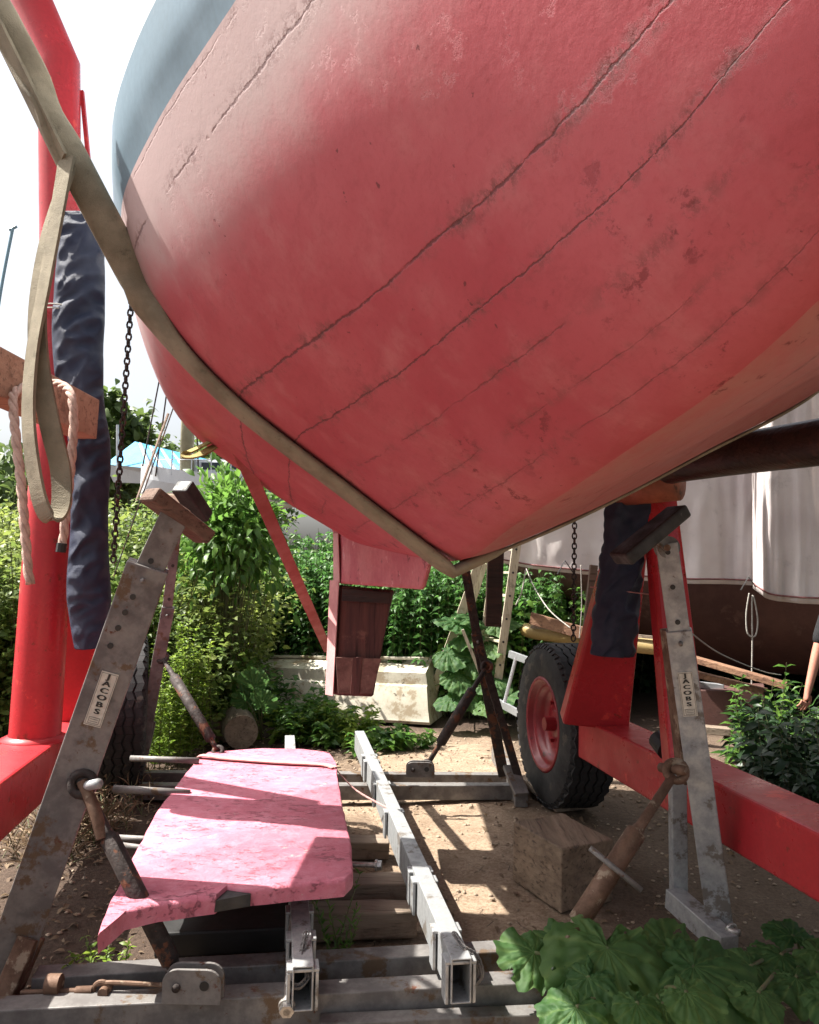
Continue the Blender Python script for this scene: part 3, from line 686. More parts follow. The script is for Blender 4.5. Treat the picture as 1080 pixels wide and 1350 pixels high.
# horizontal steel rods at the far left
for (x0,y0,x1,y1,dd_,r) in ((172,1000,262,1003,4.9,.018),(150,1040,250,1046,4.3,.02),(150,1104,225,1108,3.9,.014),(160,1114,230,1123,3.8,.012)):
    MB().tube([P(x0,y0,dd_), P(x1,y1,dd_)], r, 12).build('guide_rod', m_galvold, cradle, smooth=True)
# far right leg: two steel channels spread to the foot
o, d, face = prop(P(664,1022,5.85), P(628,835,5.75), P(611,735,5.7), .075, .062, m_dark, nh=4)
MB().bar(P(688,1040,5.75), P(632,850,5.73), .055, .05).build('strut', m_dark, o, bevel=.004)
MB().bar(P(672,1010,5.8), P(688,1048,5.6), .10, .03).build('gusset', m_galvold, cradle, bevel=.003)
brace(P(640,882,5.7), P(565,1006,5.6), m_dark, .022, .036, (.22,.8))
lug(P(554,1024,5.55), .19, .10)
# near right leg
f, k, t = P(952,1238,3.55), P(895,830,3.5), P(879,716,3.5)
o, d, face = prop(f, k, t, .105, .09, m_galv, nh=3)
dd = (k-f).normalized(); cc = f + dd*((P(909,912,3.5)-f).dot(dd)); rt = dd.cross(face).normalized(); label_plate(o, cc + face*.0485, dd, rt, .185, .058)
MB().bar(P(882,830,3.55), P(905,1030,3.58), .05, .10).build('channel_web', m_rust, o, bevel=.003)
pd, up = pad(o, P(858,702,3.45), P(818,738,3.4), P(897,673,3.5), .13, .06, m_pad)
mb = MB(); c = P(879,722,3.5); mb.tube([c + V((0,-.035,0)), c + V((0,.03,0))], .048, 20).bar(c, P(862,706,3.48), .07, .06); mb.build('pad_hinge', m_galvold, o, bevel=.003)
MB().tube([P(880,722,3.44), P(880,722,3.42)], .014, 12).build('clevis_pin', m_rust, o)
MB().bar(P(893,1010,3.75), P(895,1188,3.75), .068, .06).build('back_strut', m_galv, cradle, bevel=.004)
MB().bar(P(888,1183,3.72), P(962,1248,3.35), .085, .085).build('foot_bar', m_galv, cradle, bevel=.004)
brace(P(888,1022,3.35), P(722,1278,3.12), m_rust, .026, .04, (.30,.78))
MB().tube([P(778,1118,3.2), P(846,1174,3.15)], .011, 10).build('turning_bar', m_galvold, cradle, smooth=True)
MB().tube([P(872,1012,3.45), P(902,1016,3.3)], .02, 12).build('clevis_pin', m_rust, cradle, smooth=True)
mb = MB(); mb.ring(P(722,1275,3.08), (1,.3,0), .055, .014, 24, 8).ring(P(733,1275,3.08), (1,.3,0), .055, .014, 24, 8); mb.build('shackle', m_galv, cradle, smooth=True)
mb = MB(); mb.ring(P(965,1226,3.4), (.3,-1,0), .022, .006, 16, 6).tube([P(958,1226,3.4), P(975,1230,3.36)], .014, 8); mb.build('wing_nut', m_bright, cradle, smooth=True)

# ------------------------------------------------------------------ rudder lying on the rails
zt = .44
rud = [G(262,1000,zt), G(275,991,zt), G(345,986,zt), G(400,987,zt), G(434,991,zt), G(443,1003,zt), G(452,1060,zt), G(464,1112,zt), G(465,1150,zt), G(456,1160,zt), G(400,1165,zt), G(330,1172,zt), G(300,1168,zt), G(284,1182,zt), G(208,1192,zt), G(165,1202,zt), G(128,1232,zt), G(134,1212,zt), G(150,1178,zt), G(175,1128,zt), G(205,1070,zt), G(242,1022,zt)]
def subdivided_slab(poly, th, dome=.02, sag=0):
    import mathutils
    c = sum(poly, V((0,0,0)))/len(poly); out = []
    P2 = []
    for i, p in enumerate(poly):
        q = poly[(i+1) % len(poly)]; n = max(1, int((q-p).length/.03)); P2 += [p.lerp(q, k/n) for k in range(n)]
    N = len(P2); P2 = [p + V((mnoise.noise(p*9), mnoise.noise(p*9+V((5,0,0))), 0))*.006 for p in P2]
    ins = lambda p, k: p + (c-p).normalized()*k
    vs = [ins(p, .012) + V((0,0,.0)) for p in P2] + [ins(p, .004) + V((0,0,-.006)) for p in P2] + [p + V((0,0,-.014)) for p in P2] + [p + V((0,.01,-th*.8)) for p in P2] + [ins(p, .008) + V((0,0,-th)) for p in P2]
    fs = [tuple(range(N))] + [tuple(4*N+i for i in range(N))[::-1]]
    for r_ in range(4): fs += [((r_+1)*N+i, (r_+1)*N+(i+1) % N, r_*N+(i+1) % N, r_*N+i) for i in range(N)]
    return vs, fs
    for v in vs: v += mnoise.noise_vector(v*9)*.004
    return vs, fs
def rudder_material():
    t = NT('chipped_pink_paint'); a = t.noise(3, 5, .6); b = t.noise(14, 6, .7); c = t.noise(60, 5, .7)
    col = t.mix(t.ramp(a, .35, .65), (.53,.165,.22), (.47,.125,.175)); col = t.mix(t.ramp(b, .42, .72, 0, .55), col, (.60,.27,.33))
    pm = t.math('MULTIPLY', t.ramp(t.noise(26, 9, .78, stretch=(.8,1.6,1)), .56, .60), t.ramp(t.noise(4, 3, .6), .44, .54))
    col = t.mix(t.math('MULTIPLY', pm, .55), col, (.22,.08,.10))
    wv = t.noise(9, 7, .75, stretch=(1,.5,1)); col = t.mix(t.ramp(wv, .56, .74, 0, .18), col, (.33,.09,.13)); pm2 = t.ramp(t.noise(5.5, 6, .75), .63, .67); col = t.mix(t.math('MULTIPLY', pm2, .8), col, (.45,.36,.33))
    h = t.math('SUBTRACT', t.math('ADD', t.math('MULTIPLY', b, .8), t.math('MULTIPLY', c, .45)), t.math('MULTIPLY', pm, .6))
    return t.finish(col, .7, h, .8, .012, spec=.3)
m_rud = rudder_material()
rt_ = thing('removed_rudder', 'removed pink rudder blade lying flat on the cradle rails', 'rudder', G(330,1080,.0))
vs, fs = subdivided_slab(rud, .065); o = newmesh('blade', [tuple(v) for v in vs], fs, m_rud, rt_); smooth_by_angle(o, 50)
chip = [G(284,1181,zt), G(332,1172,zt), G(318,1163,zt), G(292,1162,zt)]
MB().prism([p + V((0,-.004,-.014)) for p in chip], V((0,0,-.045))).wobble(.006, 30).build('broken_edge', m_pad, rt_)
a, b = P(452,1139,3.92), P(503,1141,3.90)
mb = MB().tube([a - (b-a)*.5, b], .012, 12).tube([b - (b-a)*.10, b], .022, 6).tube([b - (b-a)*.16, b - (b-a)*.11], .026, 16)
mb.build('pintle_bolt', m_bright, rt_)
# webbing laid over its head
st = [G(258,998,zt+.02)+V((0,0,-.09)), G(262,997,zt+.012), G(300,1000,zt+.014), G(370,1005,zt+.014), G(425,1008,zt+.012), G(441,1012,zt+.008), G(470,1042,.31), G(520,1070,.30)]
mb = MB(); ribbon(mb, spline(st[:6], 6), .05, (0,1,0), .006); ribbon(mb, spline(st[5:], 6), .012, (0,1,0), .005)
tag(mb.build('webbing_strap', m_redstr), 'faded pink webbing strap laid across the top of the pink rudder', 'strap')
# timber baulks beneath
def baulk(p, q, w, h, label, mat=m_timber, name='timber_baulk', group=None):
    mb = MB(); n = 14; p, q = V(p), V(q); x, y = perp(q-p, (0,0,1)); vs = []
    for i in range(n+1):
        c = p.lerp(q, i/n)
        for a_, b_ in ((-1,-1),(1,-1),(1,1),(-1,1)): 
            v = c + x*a_*w/2 + y*b_*h/2; vs.append(v + mnoise.noise_vector(v*5)*.008)
    mb.add(vs, [(i*4+k, i*4+(k+1) % 4, (i+1)*4+(k+1) % 4, (i+1)*4+k) for i in range(n) for k in range(4)] + [(3,2,1,0), tuple(n*4+k for k in range(4))])
    return tag(mb.build(name, mat, bevel=.008), label, 'timber', group)
def gb(px, py, z): p = G(px, py, z); return p
def Gy(px, py, z0, z): p = G(px, py, z0); p.z = z; return p
baulk(Gy(400,1205,.12,.06)+V((0,.06,0)), Gy(547,1200,.12,.06)+V((0,.06,0)), .14, .12, 'grey squared timber baulk nearest the camera beneath the rudder bolt')
baulk(Gy(395,1175,.12,.07)+V((0,.09,0)), Gy(540,1172,.12,.07)+V((0,.09,0)), .15, .14, 'cracked timber baulk with a sunlit right end behind the squared one')
baulk(Gy(450,1110,.10,.05)+V((0,.06,0)), Gy(512,1110,.10,.05)+V((0,.06,0)), .14, .10, 'short timber baulk right of the rudder, farthest from the camera')
tag(MB().bar(Gy(215,1215,.02,.05), Gy(400,1205,.02,.05), .62, .10, up=(0,0,1)).wobble(.01, 5).build('black_mat', m_black, bevel=.01), 'flat black slab on the soil under the pink rudder', 'mat')  # plain flat black slab laid under the rudder
# big square timber block
B0 = G(740,1205,0); B1 = G(676,1160,0); ex = (B1-B0); ez = .30
dir2 = V((ex.y, -ex.x, 0)).normalized(); dir2 = dir2 if dir2.x > 0 else -dir2
dir2 = (G(818,1186,0)-B0).normalized()
mb = MB().prism([B0, B0 + dir2*.33, B0 + dir2*.33 + ex, B0 + ex], V((0,0,ez)))
def block_mat():
    return wood('old_sleeper_wood', (.27,.20,.14), (.14,.10,.07), 1, .85, (.06,.05,.045))
o = tag(mb.build('timber_block', block_mat(), bevel=.008), 'heavy cracked square timber block standing on the sand near the tyre', 'timber block')
s_ = o.modifiers.new('sub', 'SUBSURF'); s_.subdivision_type = 'SIMPLE'; s_.levels = s_.render_levels = 4
tx = bpy.data.textures.new('wear', 'CLOUDS'); tx.noise_scale = .12; dm = o.modifiers.new('disp', 'DISPLACE'); dm.texture = tx; dm.strength = .018; dm.mid_level = .5
# plank against the tyre
baulk(Gy(700,1030,.05,.07), Gy(752,1062,.05,.04), .20, .06, 'dark plank lying against the foot of the big tyre', m_timber, 'plank')
# logs
def log(p, q, r, label):
    p, q = V(p), V(q); d = q-p; mb = MB(); mb.tube([p + d*t for t in np.linspace(0, 1, 14)], [r*(1+.05*math.sin(9*t)) for t in np.linspace(0, 1, 14)], 22)
    for v in mb.v: v += mnoise.noise_vector(v*6)*.012
    return tag(smooth_by_angle(mb.build('log', m_log), 40), label, 'log')
log(Gy(317,988,0,.145)+V((0,.0,0)), Gy(300,935,0,.145), .145, 'right sawn log with its end towards the camera beside the weeds')
log(Gy(287,984,0,.12)+V((0,.15,0)), Gy(275,935,0,.12), .125, 'left log half hidden behind the dark brace')

# ------------------------------------------------------------------ upturned dinghy
A = G(566,957,0); D = (G(395,944,0) - A); D.z = 0; D = D.normalized(); N = V((-D.y, D.x, 0)); N = N if N.y > 0 else -N
dg = thing('upturned_dinghy', 'chalky white dinghy lying upside down at the foot of the nettles', 'dinghy', A + D*1.3 + N*.5)
secs = []; Ld, Wd, Hd = 2.75, 1.15, .47
for i in range(26):
    t = i/25; w = Wd*(1 - .62*max(0, (t-.45)/.55)**2)*(.93+.07*min(1, t*5)); fl = w*.74; h = Hd*(1-.12*t) ; z0 = .0 + .0*t
    c = A + D*(Ld*t) + N*(Wd/2)
    pr = [(-w/2,0),(-w/2-.015,.03),(-w/2,.06),(-w/2*.97,.14),(-fl/2-.03,h*.72),(-fl/2,h*.74),(-fl/2+.02,h*.98),(-fl/2+.06,h),(0,h+.03),(fl/2-.06,h),(fl/2,h*.74),(w/2,.06),(w/2,0)]
    secs.append([c + N*a + V((0,0,b + (a+w/2)*.24*min(1,b/.1))) + D*(-.10*(b/h) if t == 0 else 0)*-1 for a, b in pr])
mb = MB(); m = len(secs[0]); mb.add([p for s in secs for p in s], [(i*m+j, i*m+j+1, (i+1)*m+j+1, (i+1)*m+j) for i in range(25) for j in range(m-1)] + [tuple(range(m))[::-1], tuple(25*m+j for j in range(m))])
smooth_by_angle(mb.build('hull', m_dinghy, dg), 25)
for k in (-.22, 0, .22): MB().bar(secs[1][8] + N*k + V((0,0,.004)), secs[23][8] + N*k*.6 + V((0,0,.004)), .04, .03).build('keel_runner', m_dinghy, dg, bevel=.005)

# ------------------------------------------------------------------ props, ladders
tag(MB().bar(P(313,588,3.35), P(432,856,5.9), .062, .03, up=(0,-1,.3)).build('steel_strut', m_strap, bevel=.003), 'long faded red steel strut leaning from the hull to the keel heel', 'strut')
tag(MB().bar(P(654,716,6.6), P(650,826,6.6), .13, .07, up=(0,1,0)).build('hanging_board', m_tar, bevel=.006), 'dark brown board hanging upright before the wooden ladder', 'board')
lad = thing('wooden_stepladder', 'open pale wooden stepladder standing in the broad leaved weeds', 'ladder', G(645,955,0))
la, lb = G(648,957,0), P(684,700,8.25); 
la2, lb2 = G(624,948,0) , P(658,700,8.6)
la2 = la + V((-.12,.55,0)); lb2 = lb + V((-.18,.30,0))
for a, b in ((la, lb), (la2, lb2)): 
    o = MB().bar(a, b, .085, .03, up=(0,-1,0)).build('rail', m_ladder, lad, bevel=.004)
    for i in range(8): c = a.lerp(b, .08+.118*i); MB().tube([c + V((0,-.016,0)), c + V((0,-.02,0))], .012, 8).build('rung_end', m_ink, o)
for i in range(8):
    f = .08+.118*i; MB().bar(la.lerp(lb, f), la2.lerp(lb2, f), .07, .022).build('rung', m_ladder, lad)
lc, ld_ = G(567,905,0), P(632,742,8.6)
lc = P(566,890,8.9); 
for dx in (0, .22): MB().bar(lc + V((dx*.6,.5*dx,-.3)), ld_ + V((dx*.3,dx,0)), .09, .03, up=(0,-1,0)).build('back_leg', m_ladder, lad, bevel=.004)
MB().bar(ld_, lb.lerp(lb2, .5), .05, .03).build('tie', m_ladder, lad)
MB().bar(P(610,830,8.3), P(640,905,8.3), .03, .02).build('stay', m_ladder, lad)
al = thing('aluminium_ladder', 'bright aluminium ladder lying on edge behind the big tyre', 'ladder', G(690,930,0))
a0, a1, b0, b1_ = P(672,862,7.4), P(735,885,7.0), P(655,925,7.4), P(720,960,7.0)
for a, b in ((a0, a1), (b0, b1_)): MB().bar(a, b, .03, .06).build('rail', m_alu, al)
for t in (.15, .5, .85): MB().tube([a0.lerp(a1, t), b0.lerp(b1_, t)], .016, 8).build('rung', m_alu, al)
SUNX, SUNY, SUNZ, SUNE, SKYS, EXPO = -.69, .10, 1.0, 5.0, .085, 1.6

# ------------------------------------------------------------------ covered boat at the right
cb = thing('covered_boat', 'brown bottomed boat under a draped off white tarpaulin with sun streaks', 'boat', P(950,900,8.2))
def sheet(corn, nu, nv, fold, name, mat, parent, seed=0, hem=True, fs_=1.5):
    # corn: list of (top, bottom) points along the sheet
    tops = spline([c[0] for c in corn], nu); bots = spline([c[1] for c in corn], nu); M_ = len(tops); vs = []; uv = []
    for i in range(M_):
        for j in range(nv+1):
            f = j/nv; p = tops[i].lerp(bots[i], f)
            k = mnoise.noise(V((i*fs_/nu + seed, f*.8, seed))) + .22*mnoise.noise(V((i*fs_*2.4/nu, f*1.5+seed, 2))) + .10*(1-2*abs(mnoise.noise(V((i*fs_*2.2/nu+f*2.5, f*5-i*.02, seed+9))))) + .35*mnoise.noise(V((i*fs_*.6/nu + f*2.0, f*3, seed+5)))
            p = p + V((-.3, -1, 0)).normalized()*k*fold*(.35+.65*f)
            vs.append(tuple(p))
    me = newmesh(name, vs, [(i*(nv+1)+j, i*(nv+1)+j+1, (i+1)*(nv+1)+j+1, (i+1)*(nv+1)+j) for i in range(M_-1) for j in range(nv)], mat, parent, smooth=True)
    so = me.modifiers.new('thick', 'SOLIDIFY'); so.thickness = .006
    if hem:
        row = [V(vs[i*(nv+1)+nv-1]) + V((0,-.012,.0)) for i in range(M_)]
        h = MB().tube(row, .009, 6); h.build('hem_seam', m_hem, parent, smooth=True)
    return me
m_hem = pbr('dark_hem_stitching', (.22,.08,.08), (.15,.06,.06), 20, .8, .2, .001)
T = lambda x, y, d: P(x, y, d)
sheet([(T(655,470,8.9),T(660,742,8.7)), (T(700,470,8.9),T(705,750,8.7)), (T(800,440,8.95),T(800,760,8.75)), (T(880,420,8.95),T(880,768,8.75)), (T(960,400,9.0),T(955,770,8.8)), (T(1005,380,9.0),T(1000,772,8.8))], 16, 60, .24, 'tarpaulin', m_tarp, cb, 1.3)
sheet([(T(990,360,8.5),T(992,776,8.5)), (T(1010,350,8.4),T(1014,790,8.3)), (T(1050,330,8.4),T(1050,795,8.3)), (T(1100,300,8.4),T(1100,798,8.3)), (T(1250,200,8.4),T(1250,810,8.3)), (T(1500,150,8.4),T(1500,830,8.3))], 14, 60, .18, 'tarpaulin', m_tarp, cb, 4.7)
sheet([(T(655,470,8.9),T(655,472,12.5)), (T(1000,380,9.0),T(1000,340,12.5)), (T(1500,150,8.4),T(1500,150,12))], 10, 12, .1, 'tarpaulin', m_tarp, cb, 2.2, hem=False)
mb = MB(); tiew = MB()
for (x, y, d) in ((987,778,8.4), (745,757,8.6)):
    mb.tube([T(x-10,y,d), T(x,y-18,d), T(x+11,y-2,d)], .008, 6)
mb.build('tie_line', m_ink, cb)
# hull under the tarp : lofted sections, keel along the sheet
hs = []; 
for i, (xt, yt, d, xb, yb) in enumerate(((660,735,9.0,712,768),(700,742,9.0,730,790),(800,752,9.0,800,838),(880,760,9.0,880,865),(960,762,8.9,960,880),(1050,770,8.7,1060,890),(1250,780,8.6,1250,900),(1500,790,8.6,1500,910))):
    t_ = T(xt, yt, d+.35); b_ = T(xb, yb, d+.9); c_ = b_ + V((.3,1.2,.0)); row = []
    for k in range(9):
        f = k/8; p = t_.lerp(b_, f); p += V((-.3,-1,-.2)).normalized()*.22*math.sin(math.pi*f); row.append(p)
    row.append(c_); row.append(t_ + V((.6,2.4,0))); hs.append(row)
m = len(hs[0]); hh = []
cols = [spline([hs[i][k] for i in range(len(hs))], 6) for k in range(m)]; n_ = len(cols[0])
MB().add([cols[k][i] for i in range(n_) for k in range(m)], [(i*m+k, i*m+k+1, (i+1)*m+k+1, (i+1)*m+k) for i in range(n_-1) for k in range(m-1)]).build('hull', m_brownhull, cb, smooth=True)
# timber, planks stacked below
def stick(x0, y0, d0, x1, y1, d1, w, h, mat, label, name='plank', cat='plank', group=None):
    return tag(MB().bar(P(x0,y0,d0), P(x1,y1,d1), w, h).build(name, mat, bevel=.004), label, cat, group)
m_brownwood = wood('brown_stored_timber', (.26,.15,.09), (.14,.07,.045), 0)
stick(905,866,7.2, 1040,905,6.6, .10,.05, m_brownwood, 'long brown plank stored highest under the covered boat')
stick(900,884,7.3, 1010,912,6.8, .08,.05, m_brownwood, 'thin brown plank just below the longest stored plank')
stick(700,815,8.4, 770,835,8.1, .05,.12, m_brownwood, 'brown plank sloping behind the rusty chain')
stick(918,902,7.3, 955,906,7.2, .05,.05, m_alu, 'short white batten on the brown storage box')
stick(820,985,6.4, 868,1002,6.1, .03,.03, m_alu, 'bright metal bar lying behind the red frame leg', 'metal_bar', 'bar')
stick(690,840,7.6, 690+75,858,7.2, .05,.03, m_alu, 'silver bar on the ground behind the tyre', 'metal_bar', 'bar') if False else None
bx = MB().bar(P(925,930,7.4), P(1010,932,7.2), .5, .34, up=(0,0,1)); tag(bx.build('storage_box', m_brownhull, bevel=.01), 'dull red brown wooden box under the covered boat', 'box')
stick(912,960,7.0, 1000,968,6.8, .12,.06, m_timber, 'grey sleeper on the soil before the red brown box')
# yellow canoe end
yk = thing('yellow_canoe', 'yellow canoe end poking out above the big tyre', 'canoe', P(740,850,8.3))
pts = [P(690,828,8.7), P(700,832,8.6), P(740,838,8.4), P(800,846,8.1), P(900,856,7.7)]
o = MB().tube(spline(pts, 5), [.02,.045,.06,.068,.072,.075] + [.078]*15, 14, flat=1.0, up=(0,0,1)).build('hull', m_yellow, yk, smooth=True)
MB().bar(P(700,826,8.5), P(880,842,7.7), .03, .03).build('gunwale', m_timber, yk)
# leaning pale post behind padding
stick(783,745,5.6, 770,862,5.6, .05,.05, m_timber, 'pale round post leaning behind the navy sleeve', 'post', 'post')
stick(776,735,6.2, 700,640,8.0, .02,.02, m_timber, 'x') if False else None
rope([P(988,782,7.4), P(984,810,7.4), P(986,835,7.4), P(996,838,7.4), P(999,815,7.4), P(992,786,7.4), P(992,850,7.4), P(990,965,7.4)], .007, 'cord', m_cord, lay=False); tag(bpy.data.objects['cord'], 'thin cord with a loop hanging from the tarpaulin hem', 'cord')
o = rope([P(903,828,3.55), P(950,862,4.6), P(1005,885,6.0), P(1030,890,6.6)], .004, 'cord', m_cord, lay=False); tag(o, 'thin slack cord running right from the lettered prop leg', 'cord')
o = rope([P(694,750,8.5), P(705,775,8.3), P(725,805,8.0), P(752,828,7.8)], .006, 'cord', m_cord, lay=False); tag(o, 'pale cord drooping from the tarpaulin towards the rusty chain', 'cord')
o = rope([P(693,752,8.4), P(688,780,8.4), P(680,798,8.4)], .007, 'cord', m_cord, lay=False); tag(o, 'short pale cord hanging right of the wooden ladder', 'cord')
o = rope([P(766,745,6.5), P(767,800,6.5), P(764,842,6.5)], .004, 'cord', m_cord, lay=False); tag(o, 'thin straight cord hanging beside the rusty chain on the right', 'cord')
# mooring lines of the far yachts and mast tops at left
o = rope([P(17,300,14), P(0,390,14), P(-18,520,14)], .03, 'mast', m_bhull, lay=False); tag(o, 'thin blue mast top in the sky at the left edge', 'mast'); 
MB().tube([P(12,303,14), P(22,298,14)], .03, 6).build('masthead', m_bhull, o)

# ------------------------------------------------------------------ background yachts
def yacht(name, label, cat, x0, x1, ytop, ybot, d, hullmat, deckmat, cabin=True, sheer=.25):
    a, b = P(x0, ytop, d), P(x1, ytop, d); c = (a+b)/2; L_ = (b-a).length; dr = (b-a).normalized(); nn = V((-dr.y, dr.x, 0)); H = (ybot-ytop)/1080*d
    r = thing(name, label, cat, c + V((0,0,-c.z))); mb = MB(); S_ = []
    for i in range(21):
        t = i/20*2-1; w = L_*.17*(1-abs(t)**2.6)**.6 + .02; z = c.z + sheer*t*t; cc = c + dr*(t*L_/2); cc.z = 0
        S_.append([cc + nn*(w*math.cos(f_)) * (1 if True else 1) + V((0,0, z - (H*1.0)*(math.sin(f_))**.8 if math.sin(f_) > 0 else z)) for f_ in np.linspace(0, math.pi, 11)])
    m = 11; mb.add([p for s in S_ for p in s], [(i*m+j, i*m+j+1, (i+1)*m+j+1, (i+1)*m+j) for i in range(20) for j in range(m-1)] + [(i*m, (i+1)*m, (i+1)*m+m-1, i*m+m-1) for i in range(20)])
    mb.build('hull', hullmat, r, smooth=False)
    if cabin:
        ca = MB().bar(c - dr*L_*.22 + V((0,0,.12)), c + dr*L_*.2 + V((0,0,.12)), L_*.16, .5).build('cabin', deckmat, r, bevel=.08)
        MB().bar(c - dr*L_*.14 + V((0,0,.2)) - V((0,L_*.083,0)), c + dr*L_*.12 + V((0,0,.2)) - V((0,L_*.083,0)), .03, .16).build('window', m_glass, ca)
    return r, c, dr
y1, c1, d1 = yacht('white_yacht', 'white yacht on the hard beyond the hedge beside the blue tarp', 'yacht', 186, 420, 628, 675, 19, m_whull, m_whull, cabin=True)
for k in range(9): p = P(200+k*26, 626, 18.4); MB().tube([p, p + V((0,0,.55))], .015, 6).build('stanchion', m_alu, y1)
MB().tube([P(200,606,18.4), P(408,606,18.4)], .01, 6).build('guard_wire', m_alu, y1)
mm = MB().tube([P(246,625,18.6), P(248,545,18.6), P(249,300,18.6)], [.17,.15,.12], 12).build('mast', pbr('olive_mast', (.34,.31,.2), (.27,.25,.16), 3), y1, smooth=True)
for (x, y) in ((262,628),(205,628),(188,615)): MB().tube([P(x, y, 18.5), P(249, 300, 18.6)], .018, 5).build('stay', m_dark, y1)
y2, c2, d2 = yacht('grey_blue_yacht', 'pale grey blue yacht under the edge of the red hull', 'yacht', 330, 560, 622, 672, 14.5, m_bhull, m_whull, cabin=True)
for x in (340, 372): MB().tube([P(x,650,13.2), P(x+12,650,13.2)], .06, 8).build('porthole', m_glass, y2)
bt = thing('tarp_covered_boat', 'boat under a bright blue tarpaulin tent beyond the hedge', 'boat', P(190,640,24))
rdg = [P(178,582,24.5), P(255,604,23)]; e1 = [P(138,612,23.5), P(200,628,21.5)]; e2 = [P(205,600,27), P(300,612,25)]
MB().add([rdg[0], rdg[1], e1[0], P(250,622,21.5), e2[0], e2[1]], [(0,2,3,1), (0,1,5,4), (0,4,2), (1,3,5)]).build('tarpaulin', m_bluetarp, bt)
MB().add([e1[0], P(250,622,21.5), P(262,640,21.8), P(150,636,23.6)], [(0,1,2,3)]).build('hull', m_whull, bt)
MB().tube([P(155,560,23), P(155,620,23)], .04, 6).build('pole', m_alu, bt)
for k in range(5): MB().tube([P(185+k*14, 585+k*4, 24.2-k*.2), P(200+k*16, 622, 21.4)], .05, 5).build('tarp_pole', m_alu, bt)
for (xa, ya, xb, yb, dd_, lab) in ((233,525,150,760,6.0,'thin stay wire crossing the sky down into the left brambles'), (222,545,180,660,12,'pale mooring line rising from the blue tarp')):
    tag(MB().tube([P(xa,ya,dd_), P(xb,yb,dd_)], .005 if dd_ < 8 else .02, 5).build('stay_wire', m_dark if dd_ < 8 else m_rope), lab, 'wire')
# ------------------------------------------------------------------ ground
def gh(x, y):
    n = mnoise.noise(V((x*.8, y*.8, 0)))*.035 + mnoise.noise(V((x*3.1, y*3.1, 4)))*.014 + mnoise.noise(V((x*11, y*11, 9)))*.006
    return n - .02
def axis_coords(lo, hi, step, far):
    a = list(np.arange(lo, hi+1e-6, step)); s = step; x = a[-1]
    while x < far: s *= 1.35; x += s; a.append(x)
    s = step; x = a[0]; b = []
    while x > -far: s *= 1.35; x -= s; b.append(x)
    return np.array(b[::-1] + a)
gx = axis_coords(-3.4, 3.4, .028, 700); gy = axis_coords(1.6, 9.5, .03, 700)
zz = np.zeros((len(gy), len(gx)))
for j, y in enumerate(gy):
    if not (.5 < y < 14): continue
    for i, x in enumerate(gx):
        if -8 < x < 8: zz[j, i] = gh(x, y) + (mnoise.noise(V((x*28, y*28, 3)))*.004 if abs(x) < 3.5 and y < 9.5 else 0)
XX, YY = np.meshgrid(gx, gy); vs = np.stack([XX, YY, zz], -1).reshape(-1, 3); W_ = len(gx)
ii = (np.arange(len(gy)-1)[:, None]*W_ + np.arange(W_-1)[None]).ravel(); fs = np.stack([ii, ii+1, ii+W_+1, ii+W_], -1)
def soil():
    t = NT('sandy_soil'); a = t.noise(.9, 5, .6); b = t.noise(6, 8, .7); c = t.noise(48, 8, .75); g = t.vor(70)
    col = t.mix(t.ramp(b, .35, .65), (.35,.265,.19), (.25,.185,.13)); col = t.mix(t.ramp(c, .42, .64, 0, .8), col, (.19,.13,.085))
    col = t.mix(t.ramp(g, .0, .12, .35, 0), col, (.5,.44,.36))
    sep = t.node('ShaderNodeSeparateXYZ'); t.link(t.node('ShaderNodeNewGeometry').outputs['Position'], sep.inputs[0])
    # dark leaf litter on the left, under the rudder; painted-in shade right of the cradle
    edge = t.math('ADD', sep.outputs[0], t.math('MULTIPLY', t.math('SUBTRACT', t.noise(1.6, 6, .7), .5), 1.4))
    left = t.ramp(edge, -.75, -.25, 1, 0)
    far = t.ramp(sep.outputs[1], 7.6, 8.6)
    right = t.ramp(t.math('ADD', sep.outputs[0], t.math('MULTIPLY', t.math('SUBTRACT', t.noise(2.3, 6, .7), .5), .9)), .55, 1.15)
    mk = t.math('MAXIMUM', t.math('MULTIPLY', left, .95), t.math('MAXIMUM', far, t.math('MULTIPLY', right, .72)))
    mould_shade = t.mix(t.ramp(c, .35, .65), (.075,.05,.037), (.042,.029,.022)); mould_shade = t.mix(t.ramp(t.noise(90, 4, .7), .62, .7), mould_shade, (.19,.14,.10))
    col = t.mix(mk, col, mould_shade)
    return t.finish(col, .92, t.math('ADD', t.math('MULTIPLY', c, .8), b), .7, .02, spec=.2)
m_soil = soil()
tag(newmesh('ground', vs, fs, m_soil, smooth=True, origin=(0,0,0)), kind='structure')

